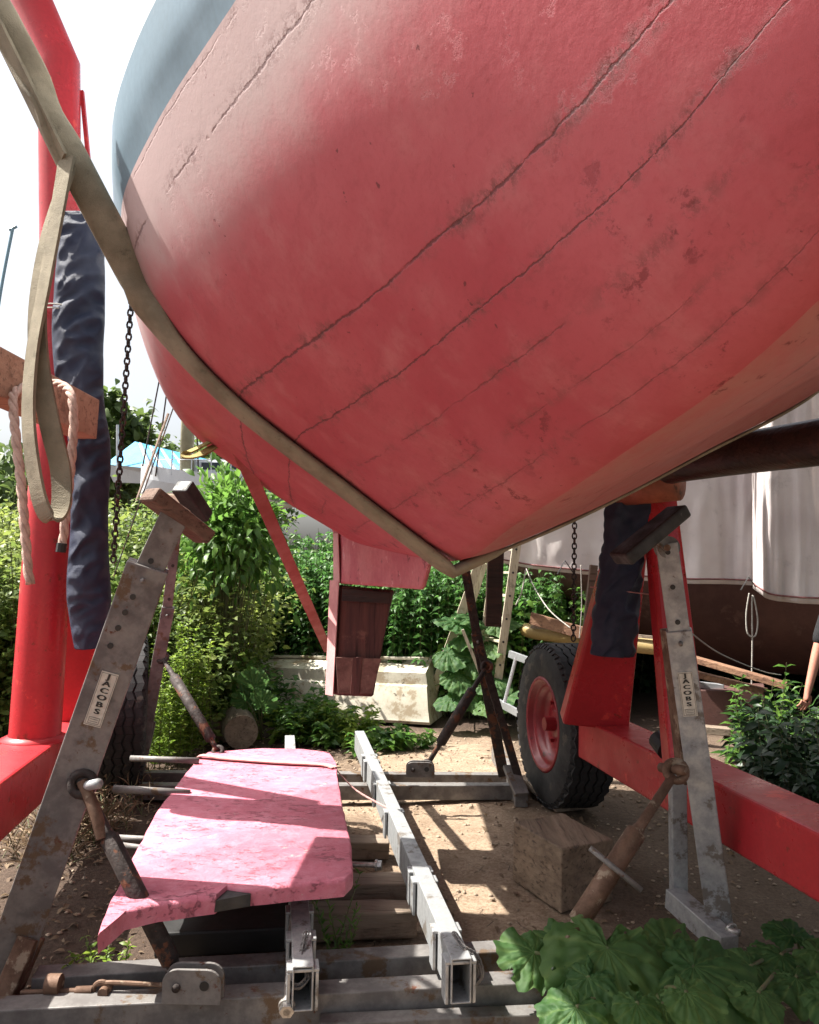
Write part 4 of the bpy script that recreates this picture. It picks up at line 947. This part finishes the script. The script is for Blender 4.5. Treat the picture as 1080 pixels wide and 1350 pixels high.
# ------------------------------------------------------------------ foliage
def unit(a): return a/np.maximum(1e-9, np.linalg.norm(a, axis=-1, keepdims=True))
def leaves(name, pos, axis, size, mat, parent=None, wid=.28, droop=.25, tint=None, nrm=None, fold=.12, **kw):
    pos = np.asarray(pos); N = len(pos); ax = unit(np.asarray(axis)); size = np.broadcast_to(np.asarray(size), (N,))[:, None]
    if nrm is None: nrm = np.array([0,0,1.0]) + rng.normal(0, .55, (N, 3))
    sd = unit(np.cross(ax, nrm)); up = np.cross(sd, ax)
    def pt(u, v, h): return pos + size*(ax*u + sd*v + up*h)
    vs = np.stack([pt(0,0,0), pt(.22,-wid*.8,.05+fold*.5), pt(.22,wid*.8,.05+fold*.5), pt(.5,0,.07), pt(.55,-wid*.85,.02+fold*.5), pt(.55,wid*.85,.02+fold*.5), pt(1,0,-droop)], 1)
    f = np.array([[0,3,1,1],[0,2,3,3],[1,3,4,4],[3,2,5,5],[4,3,6,6],[3,5,6,6]])[:, :3]
    fs = (np.arange(N)[:, None, None]*7 + f[None]).reshape(-1, 3)
    if tint is None: tint = rng.random(N)
    return newmesh(name, vs.reshape(-1, 3), fs, mat, parent, smooth=False, tint=np.repeat(tint, 7), **kw)
def stems(name, base, top, r, mat, parent=None, bend=None, **kw):
    base, top = np.asarray(base), np.asarray(top); N = len(base); mid = (base+top)/2 + (bend if bend is not None else 0)
    k = np.array([[1,0,0],[-.5,.87,0],[-.5,-.87,0]]); r = np.broadcast_to(np.asarray(r, float), (N,))[:, None, None]
    vs = np.concatenate([base[:, None]+k*r, mid[:, None]+k*r*.8, top[:, None]+k*r*.45], 1)
    f = []; 
    for l in (0, 3):
        for i in range(3): f.append([l+i, l+(i+1) % 3, l+3+(i+1) % 3, l+3+i])
    fs = (np.arange(N)[:, None, None]*9 + np.array(f)[None]).reshape(-1, 4)
    return newmesh(name, vs.reshape(-1, 3), fs, mat, parent, **kw)
def stalks(base, h, lean=.18, levels=16, per=2, ls=.075, top_ls=.5, z0=.15, spread=.03, dr=-.1):
    """leaf positions on upright stalks"""
    base = np.asarray(base); N = len(base); h = np.broadcast_to(np.asarray(h), (N,))
    ln = rng.normal(0, lean, (N, 2)); top = base + np.concatenate([ln*h[:, None], h[:, None]], 1)
    t = z0 + (1-z0)*(np.arange(levels)+.5)/levels; T_ = t[None, :, None] + rng.normal(0, .01, (N, levels, 1))
    cen = base[:, None] + (top-base)[:, None]*T_
    ang = (np.arange(levels)*1.571 + 0)[None, :, None] + rng.random((N, 1, 1))*6.28 + np.arange(per)[None, None]*6.283/per + rng.normal(0, .3, (N, levels, per))
    ax = np.stack([np.cos(ang), np.sin(ang), np.full_like(ang, dr) + rng.normal(0, .25, ang.shape)], -1)
    pos = cen[:, :, None] + ax*0; sz = ls*(1-(1-top_ls)*t)[None, :, None]*(.7+.6*rng.random(ang.shape))
    return pos.reshape(-1, 3), ax.reshape(-1, 3), sz.ravel(), top
def scatter(poly_fn, n): return np.array([poly_fn() for _ in range(n)])
def gz_(a): return np.array([[x, y, gh(x, y) if (abs(x) < 8 and y < 14) else 0] for x, y in a])
# --- nettle bank behind the dinghy
def bank(x0, x1, y0, y1, n, hf, edge=None):
    xy = np.stack([rng.uniform(x0, x1, n), rng.uniform(y0, y1, n)], -1)
    if edge: xy = xy[[edge(x, y) for x, y in xy]]
    b = gz_(xy); return b, np.array([hf(x, y) for x, y in xy])
def hN(x, y):
    k = mnoise.noise(V((x*1.6, y*1.6, 1)))
    return max(.5, 1.42 + (y-8.8)*.24 - .12*max(0, -x-.8) + .22*k + random.uniform(-.18, .12))
b, h = bank(-2.3, 1.7, 8.75, 11.2, 2600, hN, lambda x, y: y > 8.9 + .35*max(0, -x) - .0*x)
pos, ax, sz, top = stalks(b, h, .07, 15, 4, .115, .55, .12, dr=-.25)
leaves('nettle_leaves', pos, ax, sz, m_nettle, wid=.25, origin=(0,9.5,0)); o = bpy.data.objects['nettle_leaves']
stems('stem', b, top, .006, m_stem, o)
o.name = 'nettle_bank'; tag(o, 'dense dark green nettle bank behind the dinghy and keel heel', 'nettles', kind='stuff')
# --- bramble hedge on the left
def hB(x, y): return max(.4, 1.75 + .32*mnoise.noise(V((x*1.1, y*1.1, 5))) + (y-8)*.18 - .5*max(0, x+3.0) + random.uniform(-.3, .2))
b, h = bank(-6.5, -1.7, 7.3, 10.8, 1500, hB)
b = b[(b[:,0] < -1.9 - (8.5-b[:,1])*.55)] if False else b
h = h[:len(b)]
pos, ax, sz, top = stalks(b, h, .22, 22, 5, .085, .8, .05, dr=.1)
pos = pos + rng.normal(0, .09, pos.shape)
# hollow shade towards the bottom comes from the density; tint varies by clump
tn = np.clip(.5 + .9*np.array([mnoise.noise(V(p)*1.3) for p in pos[:, :]]) + rng.normal(0, .18, len(pos)), 0, 1)
hd = leaves('bramble_leaves', pos, ax, sz, m_bramble, wid=.33, tint=tn, origin=(-4,9,0))
stems('stem', b, top, .008, m_stem, hd); hd.name = 'bramble_hedge'; tag(hd, 'tangled yellow green bramble hedge at the left behind the red column', 'hedge', kind='stuff')
# --- elder shrub with bright leaves under the hull
def shrub(name, label, cat, c, rad, n, ls, mat, nst=14, seed=1, wid=.26, clump=.2, group=None):
    c = np.array(c); k = unit(rng.normal(0, 1, (nst*7, 3))); k[:, 2] = np.abs(k[:, 2])*1.1 - .25
    cl = c + k*np.array(rad)*(.35+.65*rng.random((len(k), 1)))
    idx = rng.integers(0, len(cl), n); pos = cl[idx] + rng.normal(0, clump, (n, 3))*np.array(rad)
    ax = unit(pos - cl[idx] + rng.normal(0, .05, (n, 3))) + np.array([0,0,-.15]); r = thing(name, label, cat, (c[0], c[1], 0), group)
    leaves('foliage', pos, ax, ls*(.6+.8*rng.random(n)), mat, r, wid=wid, tint=np.clip(.5+.6*(pos[:, 2]-c[2])/rad[2]*.3 + rng.normal(0, .3, n), 0, 1))
    base = np.tile(np.array([c[0], c[1], 0.0]), (len(cl), 1)) + rng.normal(0, .08, (len(cl), 3))*np.array([1,1,0])
    stems('stem', base, cl, (.006 if rad[2] > .5 else .004) if rad[2] < 1.5 else .05, m_stem if rad[2] < 1.5 else m_bark, r); return r
p = P(305,640,7.9); shrub('elder_shrub', 'bright green elder shrub rising to the underside of the red hull', 'shrub', (p.x, p.y, 1.75), (.46,.45,.62), 2600, .12, m_elder, wid=.2, clump=.28)
p = P(330,880,7.6); shrub('ivy_clump', 'dark leafy clump growing over the left end of the white dinghy', 'shrub', (p.x-.35, p.y+.25, .35), (.38,.3,.36), 1200, .085, m_weed, clump=.25)
# --- weeds
def weedpatch(name, label, cat, xy, hts, mat, levels=10, per=2, ls=.1, wid=.22, lean=.25, dr=.2, kind=None, group=None, top_ls=.6, z0=.1, stemr=.004):
    b = gz_(xy); pos, ax, sz, top = stalks(b, hts, lean, levels, per, ls, top_ls, z0, dr=dr); c = b.mean(0)
    if kind: r = leaves(name, pos, ax, sz, mat, wid=wid, origin=(c[0], c[1], 0)); stems('stem', b, top, stemr, m_stem, r); return tag(r, label, cat, group, kind)
    r = thing(name, label, cat, (c[0], c[1], 0), group); leaves('foliage', pos, ax, sz, mat, r, wid=wid); stems('stem', b, top, stemr, m_stem, r); return r
def around(px, py, n, sx, sy): g = G(px, py, 0); return np.stack([rng.normal(g.x, sx, n), rng.normal(g.y, sy, n)], -1)
weedpatch('goldenrod', 'tall yellow green ferny weed by the far left prop leg', 'weed', around(236,1000,22,.13,.12), rng.uniform(.75, 1.2, 22), m_golden, 30, 3, .075, .16, .10, .5)
weedpatch('goldenrod', 'yellow green ferny weeds between the tyre and the far left prop leg', 'weed', around(215,1010,20,.12,.15), rng.uniform(.45, .85, 20), m_golden, 24, 3, .07, .16, .12, .5)
weedpatch('leafy_weed', 'leafy weed clump right of the sawn logs', 'weed', around(410,975,50,.13,.10), rng.uniform(.15, .42, 50), m_weed, 9, 3, .12, .22, .3, .15)
weedpatch('leafy_weed', 'bright weed clump at the foot of the keel heel', 'weed', around(430,975,60,.25,.13), rng.uniform(.15, .38, 60), m_golden, 8, 3, .12, .24, .35, .15)
weedpatch('leafy_weed', 'low weeds trailing along the base of the dinghy', 'weed', around(495,985,34,.22,.12), rng.uniform(.08, .22, 34), m_weed, 5, 3, .12, .3, .5, .2)
weedpatch('leafy_weed', 'weeds climbing over the shaded side of the dinghy', 'weed', around(375,955,14,.16,.08), rng.uniform(.3, .6, 14), m_nettle, 10, 3, .11, .26, .25, 0)
weedpatch('grass_tuft', 'thin seeding weed growing between rail and near cross beams', 'weed', around(448,1262,6,.03,.04), rng.uniform(.2, .34, 6), m_weed, 10, 2, .05, .12, .35, 1.2)
weedpatch('fern_sprig', 'small bright fern sprig lying on the near left beam', 'weed', around(140,1290,9,.035,.03), rng.uniform(.12, .17, 9), m_golden, 9, 2, .05, .2, .5, .3)
weedpatch('dry_grass', 'dry straw coloured grass under the left red beam', 'grass', around(95,1100,120,.14,.25), rng.uniform(.1, .3, 120), m_dead, 3, 2, .15, .05, .9, .8, kind='stuff')
# dark undergrowth on the right
xy = np.stack([rng.uniform(1.9, 4.6, 420), rng.uniform(4.6, 7.2, 420)], -1); xy = xy[(xy[:,0] > 2.15 + .25*(xy[:,1]-4.6)) ]
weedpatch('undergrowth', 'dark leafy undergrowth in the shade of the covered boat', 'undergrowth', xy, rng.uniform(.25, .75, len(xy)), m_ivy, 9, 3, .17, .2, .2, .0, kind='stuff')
for i, (px, py, hh_, lab) in enumerate(((1022,1035,1.0,'tall wispy weed stem by the person\'s hand'), (985,1030,.85,'wispy weed beside the hanging cord foot'), (1058,1050,.8,'broad bladed weed at the right edge above the red beam'))):
    weedpatch('tall_weed', lab, 'weed', around(px, py, 4, .07, .07), rng.uniform(hh_*.8, hh_, 4), m_weed, 12, 2, .15, .13, .15, .3)
# weeds behind the ladder : big butterbur leaves and nettles, right of centre
def hR(x, y): return 1.15 + random.uniform(-.3, .3)
b, h = bank(.35, 2.2, 8.9, 10.6, 500, hR); pos, ax, sz, top = stalks(b, h, .12, 10, 3, .13, .7, .1, dr=-.1)
r = leaves('creeper_leaves', pos, ax, sz, m_elder, wid=.36, origin=(1,9.5,0)); stems('stem', b, top, .006, m_stem, r); r.name = 'creeper_bank'; tag(r, 'bright creeper leaves behind the pale wooden ladder', 'creeper', kind='stuff')

b, h = bank(1.2, 9.0, 10.8, 13.2, 1300, lambda x, y: 1.25 + random.uniform(-.3, .3)); pos, ax, sz, top = stalks(b, h, .12, 10, 3, .15, .7, .05, dr=-.1)
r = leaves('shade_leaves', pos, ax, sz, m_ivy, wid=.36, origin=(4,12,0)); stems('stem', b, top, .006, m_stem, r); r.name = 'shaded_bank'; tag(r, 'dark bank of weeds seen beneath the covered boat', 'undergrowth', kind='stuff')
# --- broad burdock / butterbur leaves
def big_leaf(mb, tn, base, tip_dir, L_, up, w=1.0, seed=0, curl=.25, tint=.5):
    ax = V(tip_dir).normalized(); up = V(up); sd = ax.cross(up).normalized(); up = sd.cross(ax).normalized(); NR, NA = 16, 120; n0 = len(mb.v); vs = [V(base)]; tn.append(.6)
    for r_ in range(1, NR+1):
        for a_ in range(NA):
            th = 2*math.pi*a_/NA - math.pi; f = r_/NR
            # heart outline about the leaf base
            out = (.62 + .38*math.cos(th)) * 1.0 + .30*abs(math.sin(th)) + (.12 if abs(th) > 2.2 else 0)
            if abs(th) > 2.85: out *= .45 + .55*(math.pi-abs(th))/.29*.35
            ed = 1 + .02*math.sin(th*9+seed) + .16*mnoise.noise(V((math.cos(th)*2, math.sin(th)*2, seed))) + .10*mnoise.noise(V((math.cos(th)*6, math.sin(th)*6, seed)))+ .02*math.sin(th*29+seed)
            rr = out*ed*f*L_*.72
            vein = 0
            for va in (0, .5, -.5, 1.0, -1.0, 1.6, -1.6, 2.3, -2.3): vein = max(vein, math.exp(-((th-va)/.06)**2))
            z = -.030*vein*L_*2*(1-f*.6)*f + .035*L_*mnoise.noise(V((math.cos(th)*f*9+seed, math.sin(th)*f*9, 1))) + .02*L_*mnoise.noise(V((math.cos(th)*f*22+seed, math.sin(th)*f*22, 1))) + .11*L_*f*mnoise.noise(V((math.cos(th)*f*3.4+seed, math.sin(th)*f*3.4, seed*3))) - curl*L_*f*f*.5 + .035*L_*f**3*math.sin(th*8+seed*2)
            tn.append(min(1, .05 + tint*.5 + vein*.6 + .2*mnoise.noise(V((th*4, f*5, seed)))))
            vs.append(V(base) + ax*(math.cos(th)*rr) + sd*(math.sin(th)*rr*w*.9) + up*(z + .05*L_*(1-abs(math.sin(th)))*0))
    fs = [(0, 1+a_, 1+(a_+1) % NA) for a_ in range(NA)]
    for r_ in range(NR-1):
        for a_ in range(NA):
            A_ = 1+r_*NA; B_ = A_+NA
            if r_ > 4 and mnoise.noise(vs[A_+a_]*26 + V((seed,0,0))) > .60: continue
            fs.append((A_+a_, B_+a_, B_+(a_+1) % NA, A_+(a_+1) % NA))
    mb.add(vs, fs)
def leafplant(name, label, root, specs):
    r = thing(name, label, 'plant', root); st = MB()
    for i, (px, py, d, L_, dx, dy, dz, ux, uy, uz) in enumerate(specs):
        mb = MB(); tn = []; b_ = P(px, py, d); big_leaf(mb, tn, b_, (dx, dy, dz), L_, (ux, uy, uz), seed=i*1.7, tint=random.random())
        newmesh('leaf', [tuple(v) for v in mb.v], mb.f, m_burdock, r, smooth=True, tint=tn)
        rt0 = V(root); st.tube(spline([rt0, rt0.lerp(b_, .5) + V((0,0,.06)), b_], 5), .007, 7)
    st.build('stalk', m_stem, r, smooth=True); return r
rt0 = G(850,1345,0)
leafplant('burdock_plant', 'large leafed burdock spilling over the right end of the near beams', rt0, [
 (800,1249,2.95,0.352, -.2,-.6,-.45, 0,-.55,.8), (705,1256,3.05,0.192, -.8,-.4,-.05, .1,-.5,.85), (760,1328,2.7,0.192, -.5,-.6,-.5, -.3,-.6,.7), (850,1259,3.0,0.240, .3,-.6,-.5, .1,-.5,.85),
 (915,1274,2.9,0.288, .9,-.35,-.15, .1,-.35,.9), (875,1324,2.75,0.144, .4,-.7,-.5, .2,-.7,.6), (905,1308,2.65,0.160, .6,-.6,-.3, .2,-.5,.8), (742,1246,3.15,0.160, -.3,.5,.2, 0,-.5,.85),
 (880,1249,3.15,0.192, .6,.3,.1, 0,-.6,.8), (840,1323,2.7,0.136, 0,-.8,-.5, .1,-.7,.6), (775,1289,2.85,0.192, -.6,-.4,-.5, -.4,-.5,.7)])
rt1 = G(1060,1290,0)
leafplant('burdock_plant', 'low broad leaves in the shade at the bottom right corner', rt1, [
 (1030,1259,3.1,0.176, -.4,-.5,-.1, 0,-.4,.9), (1080,1254,3.1,0.208, .5,-.5,-.1, 0,-.4,.9), (1050,1289,2.95,0.192, .1,-.7,-.2, 0,-.4,.9), (990,1274,3.0,0.160, -.7,-.4,-.2, 0,-.5,.8), (1090,1309,2.8,0.176, .5,-.6,-.2, 0,-.4,.9), (1045,1234,3.3,0.160, 0,.4,.1, 0,-.5,.9), (1000,1309,2.8,0.144, -.4,-.6,-.2, 0,-.4,.9)])
rt2 = G(620,925,0)
leafplant('butterbur_plant', 'sunlit broad leaved plant under the open wooden ladder', rt2, [
 (590+dx_, 800+dy_, 8.7-.2*(dy_/60), .26+.1*random.random(), random.uniform(-.8,.8), -.5, random.uniform(-.5,.1), random.uniform(-.3,.3), -.5, .8) for dx_, dy_ in ((0,60),(20,40),(35,15),(10,90),(40,70),(60,95),(25,110),(55,50),(15,20),(50,125),(70,120),(5,120),(65,20))])
rt3 = G(440,990,0)
leafplant('dock_plant', 'dock leaves beside the right log', G(345,975,0), [(335,905,7.3,.22,-.2,-.2,.9,0,-1,.2), (345,930,7.2,.2,.3,-.3,.8,0,-1,.2), (325,925,7.3,.18,-.5,-.3,.6,0,-1,.2)])
# --- trees beyond
def tree(c, h, r_, n, label, ls=.3):
    t = thing('broadleaf_tree', label, 'tree', c, None); c = V(c)
    k = unit(rng.normal(0, 1, (70, 3))); k[:, 2] *= .8; cl = np.array([c.x, c.y, h*.66]) + k*np.array([r_, r_, h*.38])*(.45+.55*rng.random((70, 1)))
    idx = rng.integers(0, 70, n); pos = cl[idx] + rng.normal(0, r_*.13, (n, 3)); ax = rng.normal(0, 1, (n, 3))
    leaves('crown', pos, ax, ls*(.6+.8*rng.random(n)), m_tree, t, wid=.35)
    mb = MB().tube([c, c + V((.1,0,h*.4)), c + V((0,.1,h*.75))], [.22,.16,.06], 9)
    for q in cl[:16]: mb.tube([c + V((0,0,h*.35)), V(q)], [.06,.02], 5)
    mb.build('trunk', m_bark, t, smooth=True)
for (px, d, ytop, r_, n, lab) in ((150,30,512,1.6,2600,'pointed tree beside the navy sleeve against the sky'), (195,42,565,2.2,1800,'pale tree behind the blue tarp tent'), (262,44,565,2.6,2200,'pale tree behind the olive mast'), (-60,24,560,3,2600,'tree at the far left edge beyond the hedge'), (330,46,585,3,2000,'tree behind the white yacht'), (60,34,600,3,2200,'low tree behind the left red column'), (700,40,640,5,2600,'tree behind the covered boat tarpaulin')):
    p = P(px, ytop, d); tree((p.x, p.y, 0), p.z, r_, n, lab, ls=.36)

tree((5.9, 2.6, 0), 6.5, 2.6, 5200, 'unseen leafy tree added right of the hoist to hold back sky light', ls=.3)  # out of view, added to cut the sky light on the right
# --- litter, twigs, pebbles
n = 5200; xy = np.stack([rng.uniform(-3.2, 2.6, n), rng.uniform(2.3, 7.5, n)], -1)
keep = rng.random(n) < np.where(xy[:, 0] < -.25, 1.0, np.where(xy[:, 0] > .8, .3, .14)); xy = xy[keep]; b = gz_(xy); b[:, 2] += .008
ax = rng.normal(0, 1, (len(b), 3)); ax[:, 2] *= .18
lt = leaves('leaf_litter', b, ax, rng.uniform(.02, .065, len(b)), m_dead, wid=.22, origin=(0,4.5,0), nrm=np.array([0,0,1.0]) + rng.normal(0, .35, (len(b), 3))); tag(lt, 'dead brown leaves scattered over the soil', 'leaf litter', kind='stuff')
n = 420; xy = np.stack([rng.uniform(-3.0, 2.4, n), rng.uniform(2.4, 7.6, n)], -1); b = gz_(xy); b[:, 2] += .008; an = rng.uniform(0, 6.28, n); ln = rng.uniform(.03, .16, n)
tp_ = b + np.stack([np.cos(an)*ln, np.sin(an)*ln, rng.uniform(0, .02, n)], -1)
tw = stems('twigs', b, tp_, .0025, m_bark, origin=(0,4.5,0), bend=rng.normal(0, .008, (n, 3))); tag(tw, 'thin dry twigs scattered over the soil', 'twigs', kind='stuff')
bm_ = MB()
for i in range(3000):
    x, y = random.uniform(-2.8, 2.6), random.uniform(2.3, 8.2); r_ = random.uniform(.003, .013)*(1.5 if random.random() < .08 else 1); c = V((x, y, gh(x, y)+r_*.3)); n0 = len(bm_.v)
    vv = [c + V((a*r_*random.uniform(.7,1.3), b_*r_*random.uniform(.7,1.3), c_*r_*.7)) for a, b_, c_ in ((1,0,0),(0,1,0),(-1,0,0),(0,-1,0),(0,0,1),(.6,.6,.6),(-.6,.6,.6),(-.6,-.6,.6),(.6,-.6,.6))]
    bm_.add(vv, [(0,5,8),(0,1,5),(1,6,5),(1,2,6),(2,7,6),(2,3,7),(3,8,7),(3,0,8),(4,5,6),(4,6,7),(4,7,8),(4,8,5)])
tag(bm_.build('pebbles', m_stone, smooth=True, origin=(0,4.5,0)), 'small pebbles and clods on the soil', 'pebbles', kind='stuff')

# ------------------------------------------------------------------ person at the right edge
def skin_mesh(name, nodes, edges, mat, parent, sub=2, root=0):
    me = bpy.data.meshes.new(name); off = ROOT[parent]; me.from_pydata([tuple(V(p)-off) for p, r_ in nodes], edges, []); me.materials.append(mat)
    o = bpy.data.objects.new(name, me); COL.objects.link(o); o.parent = parent; ROOT[o] = off
    md = o.modifiers.new('skin', 'SKIN'); md.use_smooth_shade = True
    for i, (p, r_) in enumerate(nodes):
        sv = me.skin_vertices[0].data[i]; sv.radius = r_ if hasattr(r_, '__len__') else (r_, r_); sv.use_root = (i == root)
    s2 = o.modifiers.new('sub', 'SUBSURF'); s2.levels = s2.render_levels = sub; return o
hand = P(1062,925,6.1); elb = P(1078,858,6.15); shl = V((elb.x+.12, elb.y+.02, 1.44))
ox = shl.x + .21; oy = shl.y; g0 = V((ox, oy, 0))
pr = thing('person', 'person in a black t-shirt and dark trousers standing at the right edge, arm hanging', 'person', g0)
E = lambda x, y, z: V((ox+x, oy+y, z))
wr_ = elb.lerp(hand, .78)
nodes = [(E(0,0,.98),(.15,.11)), (E(0,0,1.15),(.135,.10)), (E(0,.0,1.32),(.155,.11)), (E(0,0,1.44),(.11,.08)), (E(0,-.01,1.52),(.058,.058)), (E(0,-.03,1.60),(.062,.07)), (E(0,-.03,1.68),(.076,.09)), (E(0,-.02,1.745),(.055,.065)),
 (V((shl.x+.02, shl.y, 1.42)),.062), (elb,.042), (wr_,.027), (E(.21,0,1.42),.062), (E(.29,.0,1.13),.042), (E(.30,-.06,.90),.027),
 (E(-.09,0,.90),.092), (E(-.11,0,.50),.058), (E(-.11,.02,.10),.042), (E(-.12,-.12,.04),.038), (E(.09,0,.90),.092), (E(.11,0,.50),.058), (E(.12,.02,.10),.042), (E(.13,-.12,.04),.038)]
edges = [(0,1),(1,2),(2,3),(3,4),(4,5),(5,6),(6,7),(3,8),(8,9),(9,10),(3,11),(11,12),(12,13),(0,14),(14,15),(15,16),(16,17),(0,18),(18,19),(19,20),(20,21)]
# hands joined to the arms: palm chain and five fingers each
def addhand(wi, wpos, d, side):
    d = d.normalized(); X = V((side, -.25, 0)); X = (X - d*X.dot(d)).normalized(); Y = d.cross(X)
    n0 = len(nodes); nodes.append((wpos + d*.045, (.026,.018))); edges.append((wi, n0)); nodes.append((wpos + d*.085, (.034,.014))); edges.append((n0, n0+1))
    return d, X, Y, wpos
h1 = addhand(10, wr_, (hand-elb), -1); h2 = addhand(13, nodes[13][0], V((0,-.05,-1)), 1)
skin_mesh('body', nodes, edges, m_skin, pr, 2)
def fingers(h):
    d, X, Y, w = h; 
    for k, (off, L_) in enumerate(((-.030,.068),(-.010,.078),(.010,.073),(.028,.058))):
        b_ = w + d*.080 + X*off; q = [b_, b_ + d*L_*.45 + Y*.006, b_ + d*L_*.78 + Y*.022, b_ + d*L_*.95 + Y*.040]
        nd = [(p_, r_) for p_, r_ in zip(q, (.0095,.0088,.008,.007))]; skin_mesh('finger', nd, [(0,1),(1,2),(2,3)], m_skin, pr, 1)
    b_ = w + d*.03 - X*.026; q = [b_, b_ + d*.03 - X*.018 + Y*.006, b_ + d*.058 - X*.022 + Y*.014, b_ + d*.078 - X*.018 + Y*.02]
    skin_mesh('thumb', [(p_, r_) for p_, r_ in zip(q, (.012,.011,.0095,.008))], [(0,1),(1,2),(2,3)], m_skin, pr, 1)
fingers(h1); fingers(h2)
# clothes
sh_l = V((shl.x+.02, shl.y, 1.42)); el_m = sh_l.lerp(elb, .93); er_m = E(.21,0,1.42).lerp(E(.29,0,1.13), .7)
skin_mesh('t_shirt', [(E(0,0,.90),(.185,.135)), (E(0,0,1.1),(.165,.125)), (E(0,0,1.32),(.18,.13)), (E(0,0,1.45),(.115,.09)), (sh_l,.082), (el_m,.066), (E(.21,0,1.42),.082), (er_m,.064)], [(0,1),(1,2),(2,3),(3,4),(4,5),(3,6),(6,7)], m_shirt, pr)
skin_mesh('trousers', [(E(0,0,1.0),(.165,.125)), (E(-.095,0,.86),.112), (E(-.11,0,.5),.082), (E(-.11,.02,.07),.07), (E(.095,0,.86),.112), (E(.11,0,.5),.082), (E(.12,.02,.07),.07)], [(0,1),(1,2),(2,3),(0,4),(4,5),(5,6)], m_trouser, pr)
for sx in (-.12, .13): skin_mesh('boot', [(E(sx,.03,.10),.062), (E(sx,.04,.05),.055), (E(sx,-.10,.045),.05), (E(sx,-.17,.04),.042)], [(0,1),(1,2),(2,3)], m_dark, pr)
skin_mesh('hair', [(E(0,.022,1.725),(.094,.098)), (E(0,.0,1.76),(.086,.09)), (E(0,.055,1.66),(.082,.06))], [(0,1),(0,2)], m_hair, pr)
fc = MB()
fc.tube([E(0,-.105,1.66), E(0,-.135,1.635), E(0,-.112,1.63)], [.008,.014,.008], 8)
fc.build('nose', m_skin, pr, smooth=True)
for sx in (-1, 1): MB().tube([E(.082*sx,-.02,1.67), E(.088*sx,-.01,1.64), E(.080*sx,-.015,1.615)], [.012,.014,.008], 8).build('ear', m_skin, pr, smooth=True)
ey = MB()
for sx in (-1, 1): ey.lathe(E(.03*sx,-.103,1.675), (0,-1,0), [(.011,0),(.009,.006),(.001,.009)], 12)
ey.build('eye', m_ink, pr, smooth=True)
MB().tube([E(-.024,-.108,1.60), E(0,-.117,1.598), E(.024,-.108,1.60)], .005, 6).build('mouth', pbr('lips', (.36,.12,.10), (.33,.1,.09), 5), pr, smooth=True)

# ------------------------------------------------------------------ light
sd_ = V((SUNX, SUNY, SUNZ)).normalized()
el = math.asin(sd_.z); az = math.atan2(sd_.x, sd_.y)
w = bpy.data.worlds.new('World'); S.world = w; w.use_nodes = True; nt = w.node_tree
sky = nt.nodes.new('ShaderNodeTexSky'); sky.sky_type = 'NISHITA'; sky.sun_disc = False; sky.sun_elevation = el; sky.sun_rotation = az; sky.dust_density = 5.0; sky.air_density = 1.0
bg = nt.nodes['Background']; bg.inputs['Strength'].default_value = SKYS; hs_ = nt.nodes.new('ShaderNodeHueSaturation'); hs_.inputs['Saturation'].default_value = .38; nt.links.new(sky.outputs[0], hs_.inputs['Color']); nt.links.new(hs_.outputs[0], bg.inputs['Color'])
sn = bpy.data.lights.new('sun', 'SUN'); sn.energy = SUNE; sn.angle = R(.5); sn.color = (1, .95, .87)
so = bpy.data.objects.new('sun', sn); COL.objects.link(so); so.rotation_euler = sd_.to_track_quat('Z', 'Y').to_euler(); so.location = (0, 0, 20)
S.view_settings.view_transform = 'Standard'; S.view_settings.look = 'None'; S.view_settings.exposure = EXPO; S.view_settings.gamma = 1
S.render.engine = 'CYCLES'; S.cycles.use_denoising = True; S.cycles.max_bounces = 8; S.cycles.diffuse_bounces = 5
S.render.resolution_x = 819; S.render.resolution_y = 1024
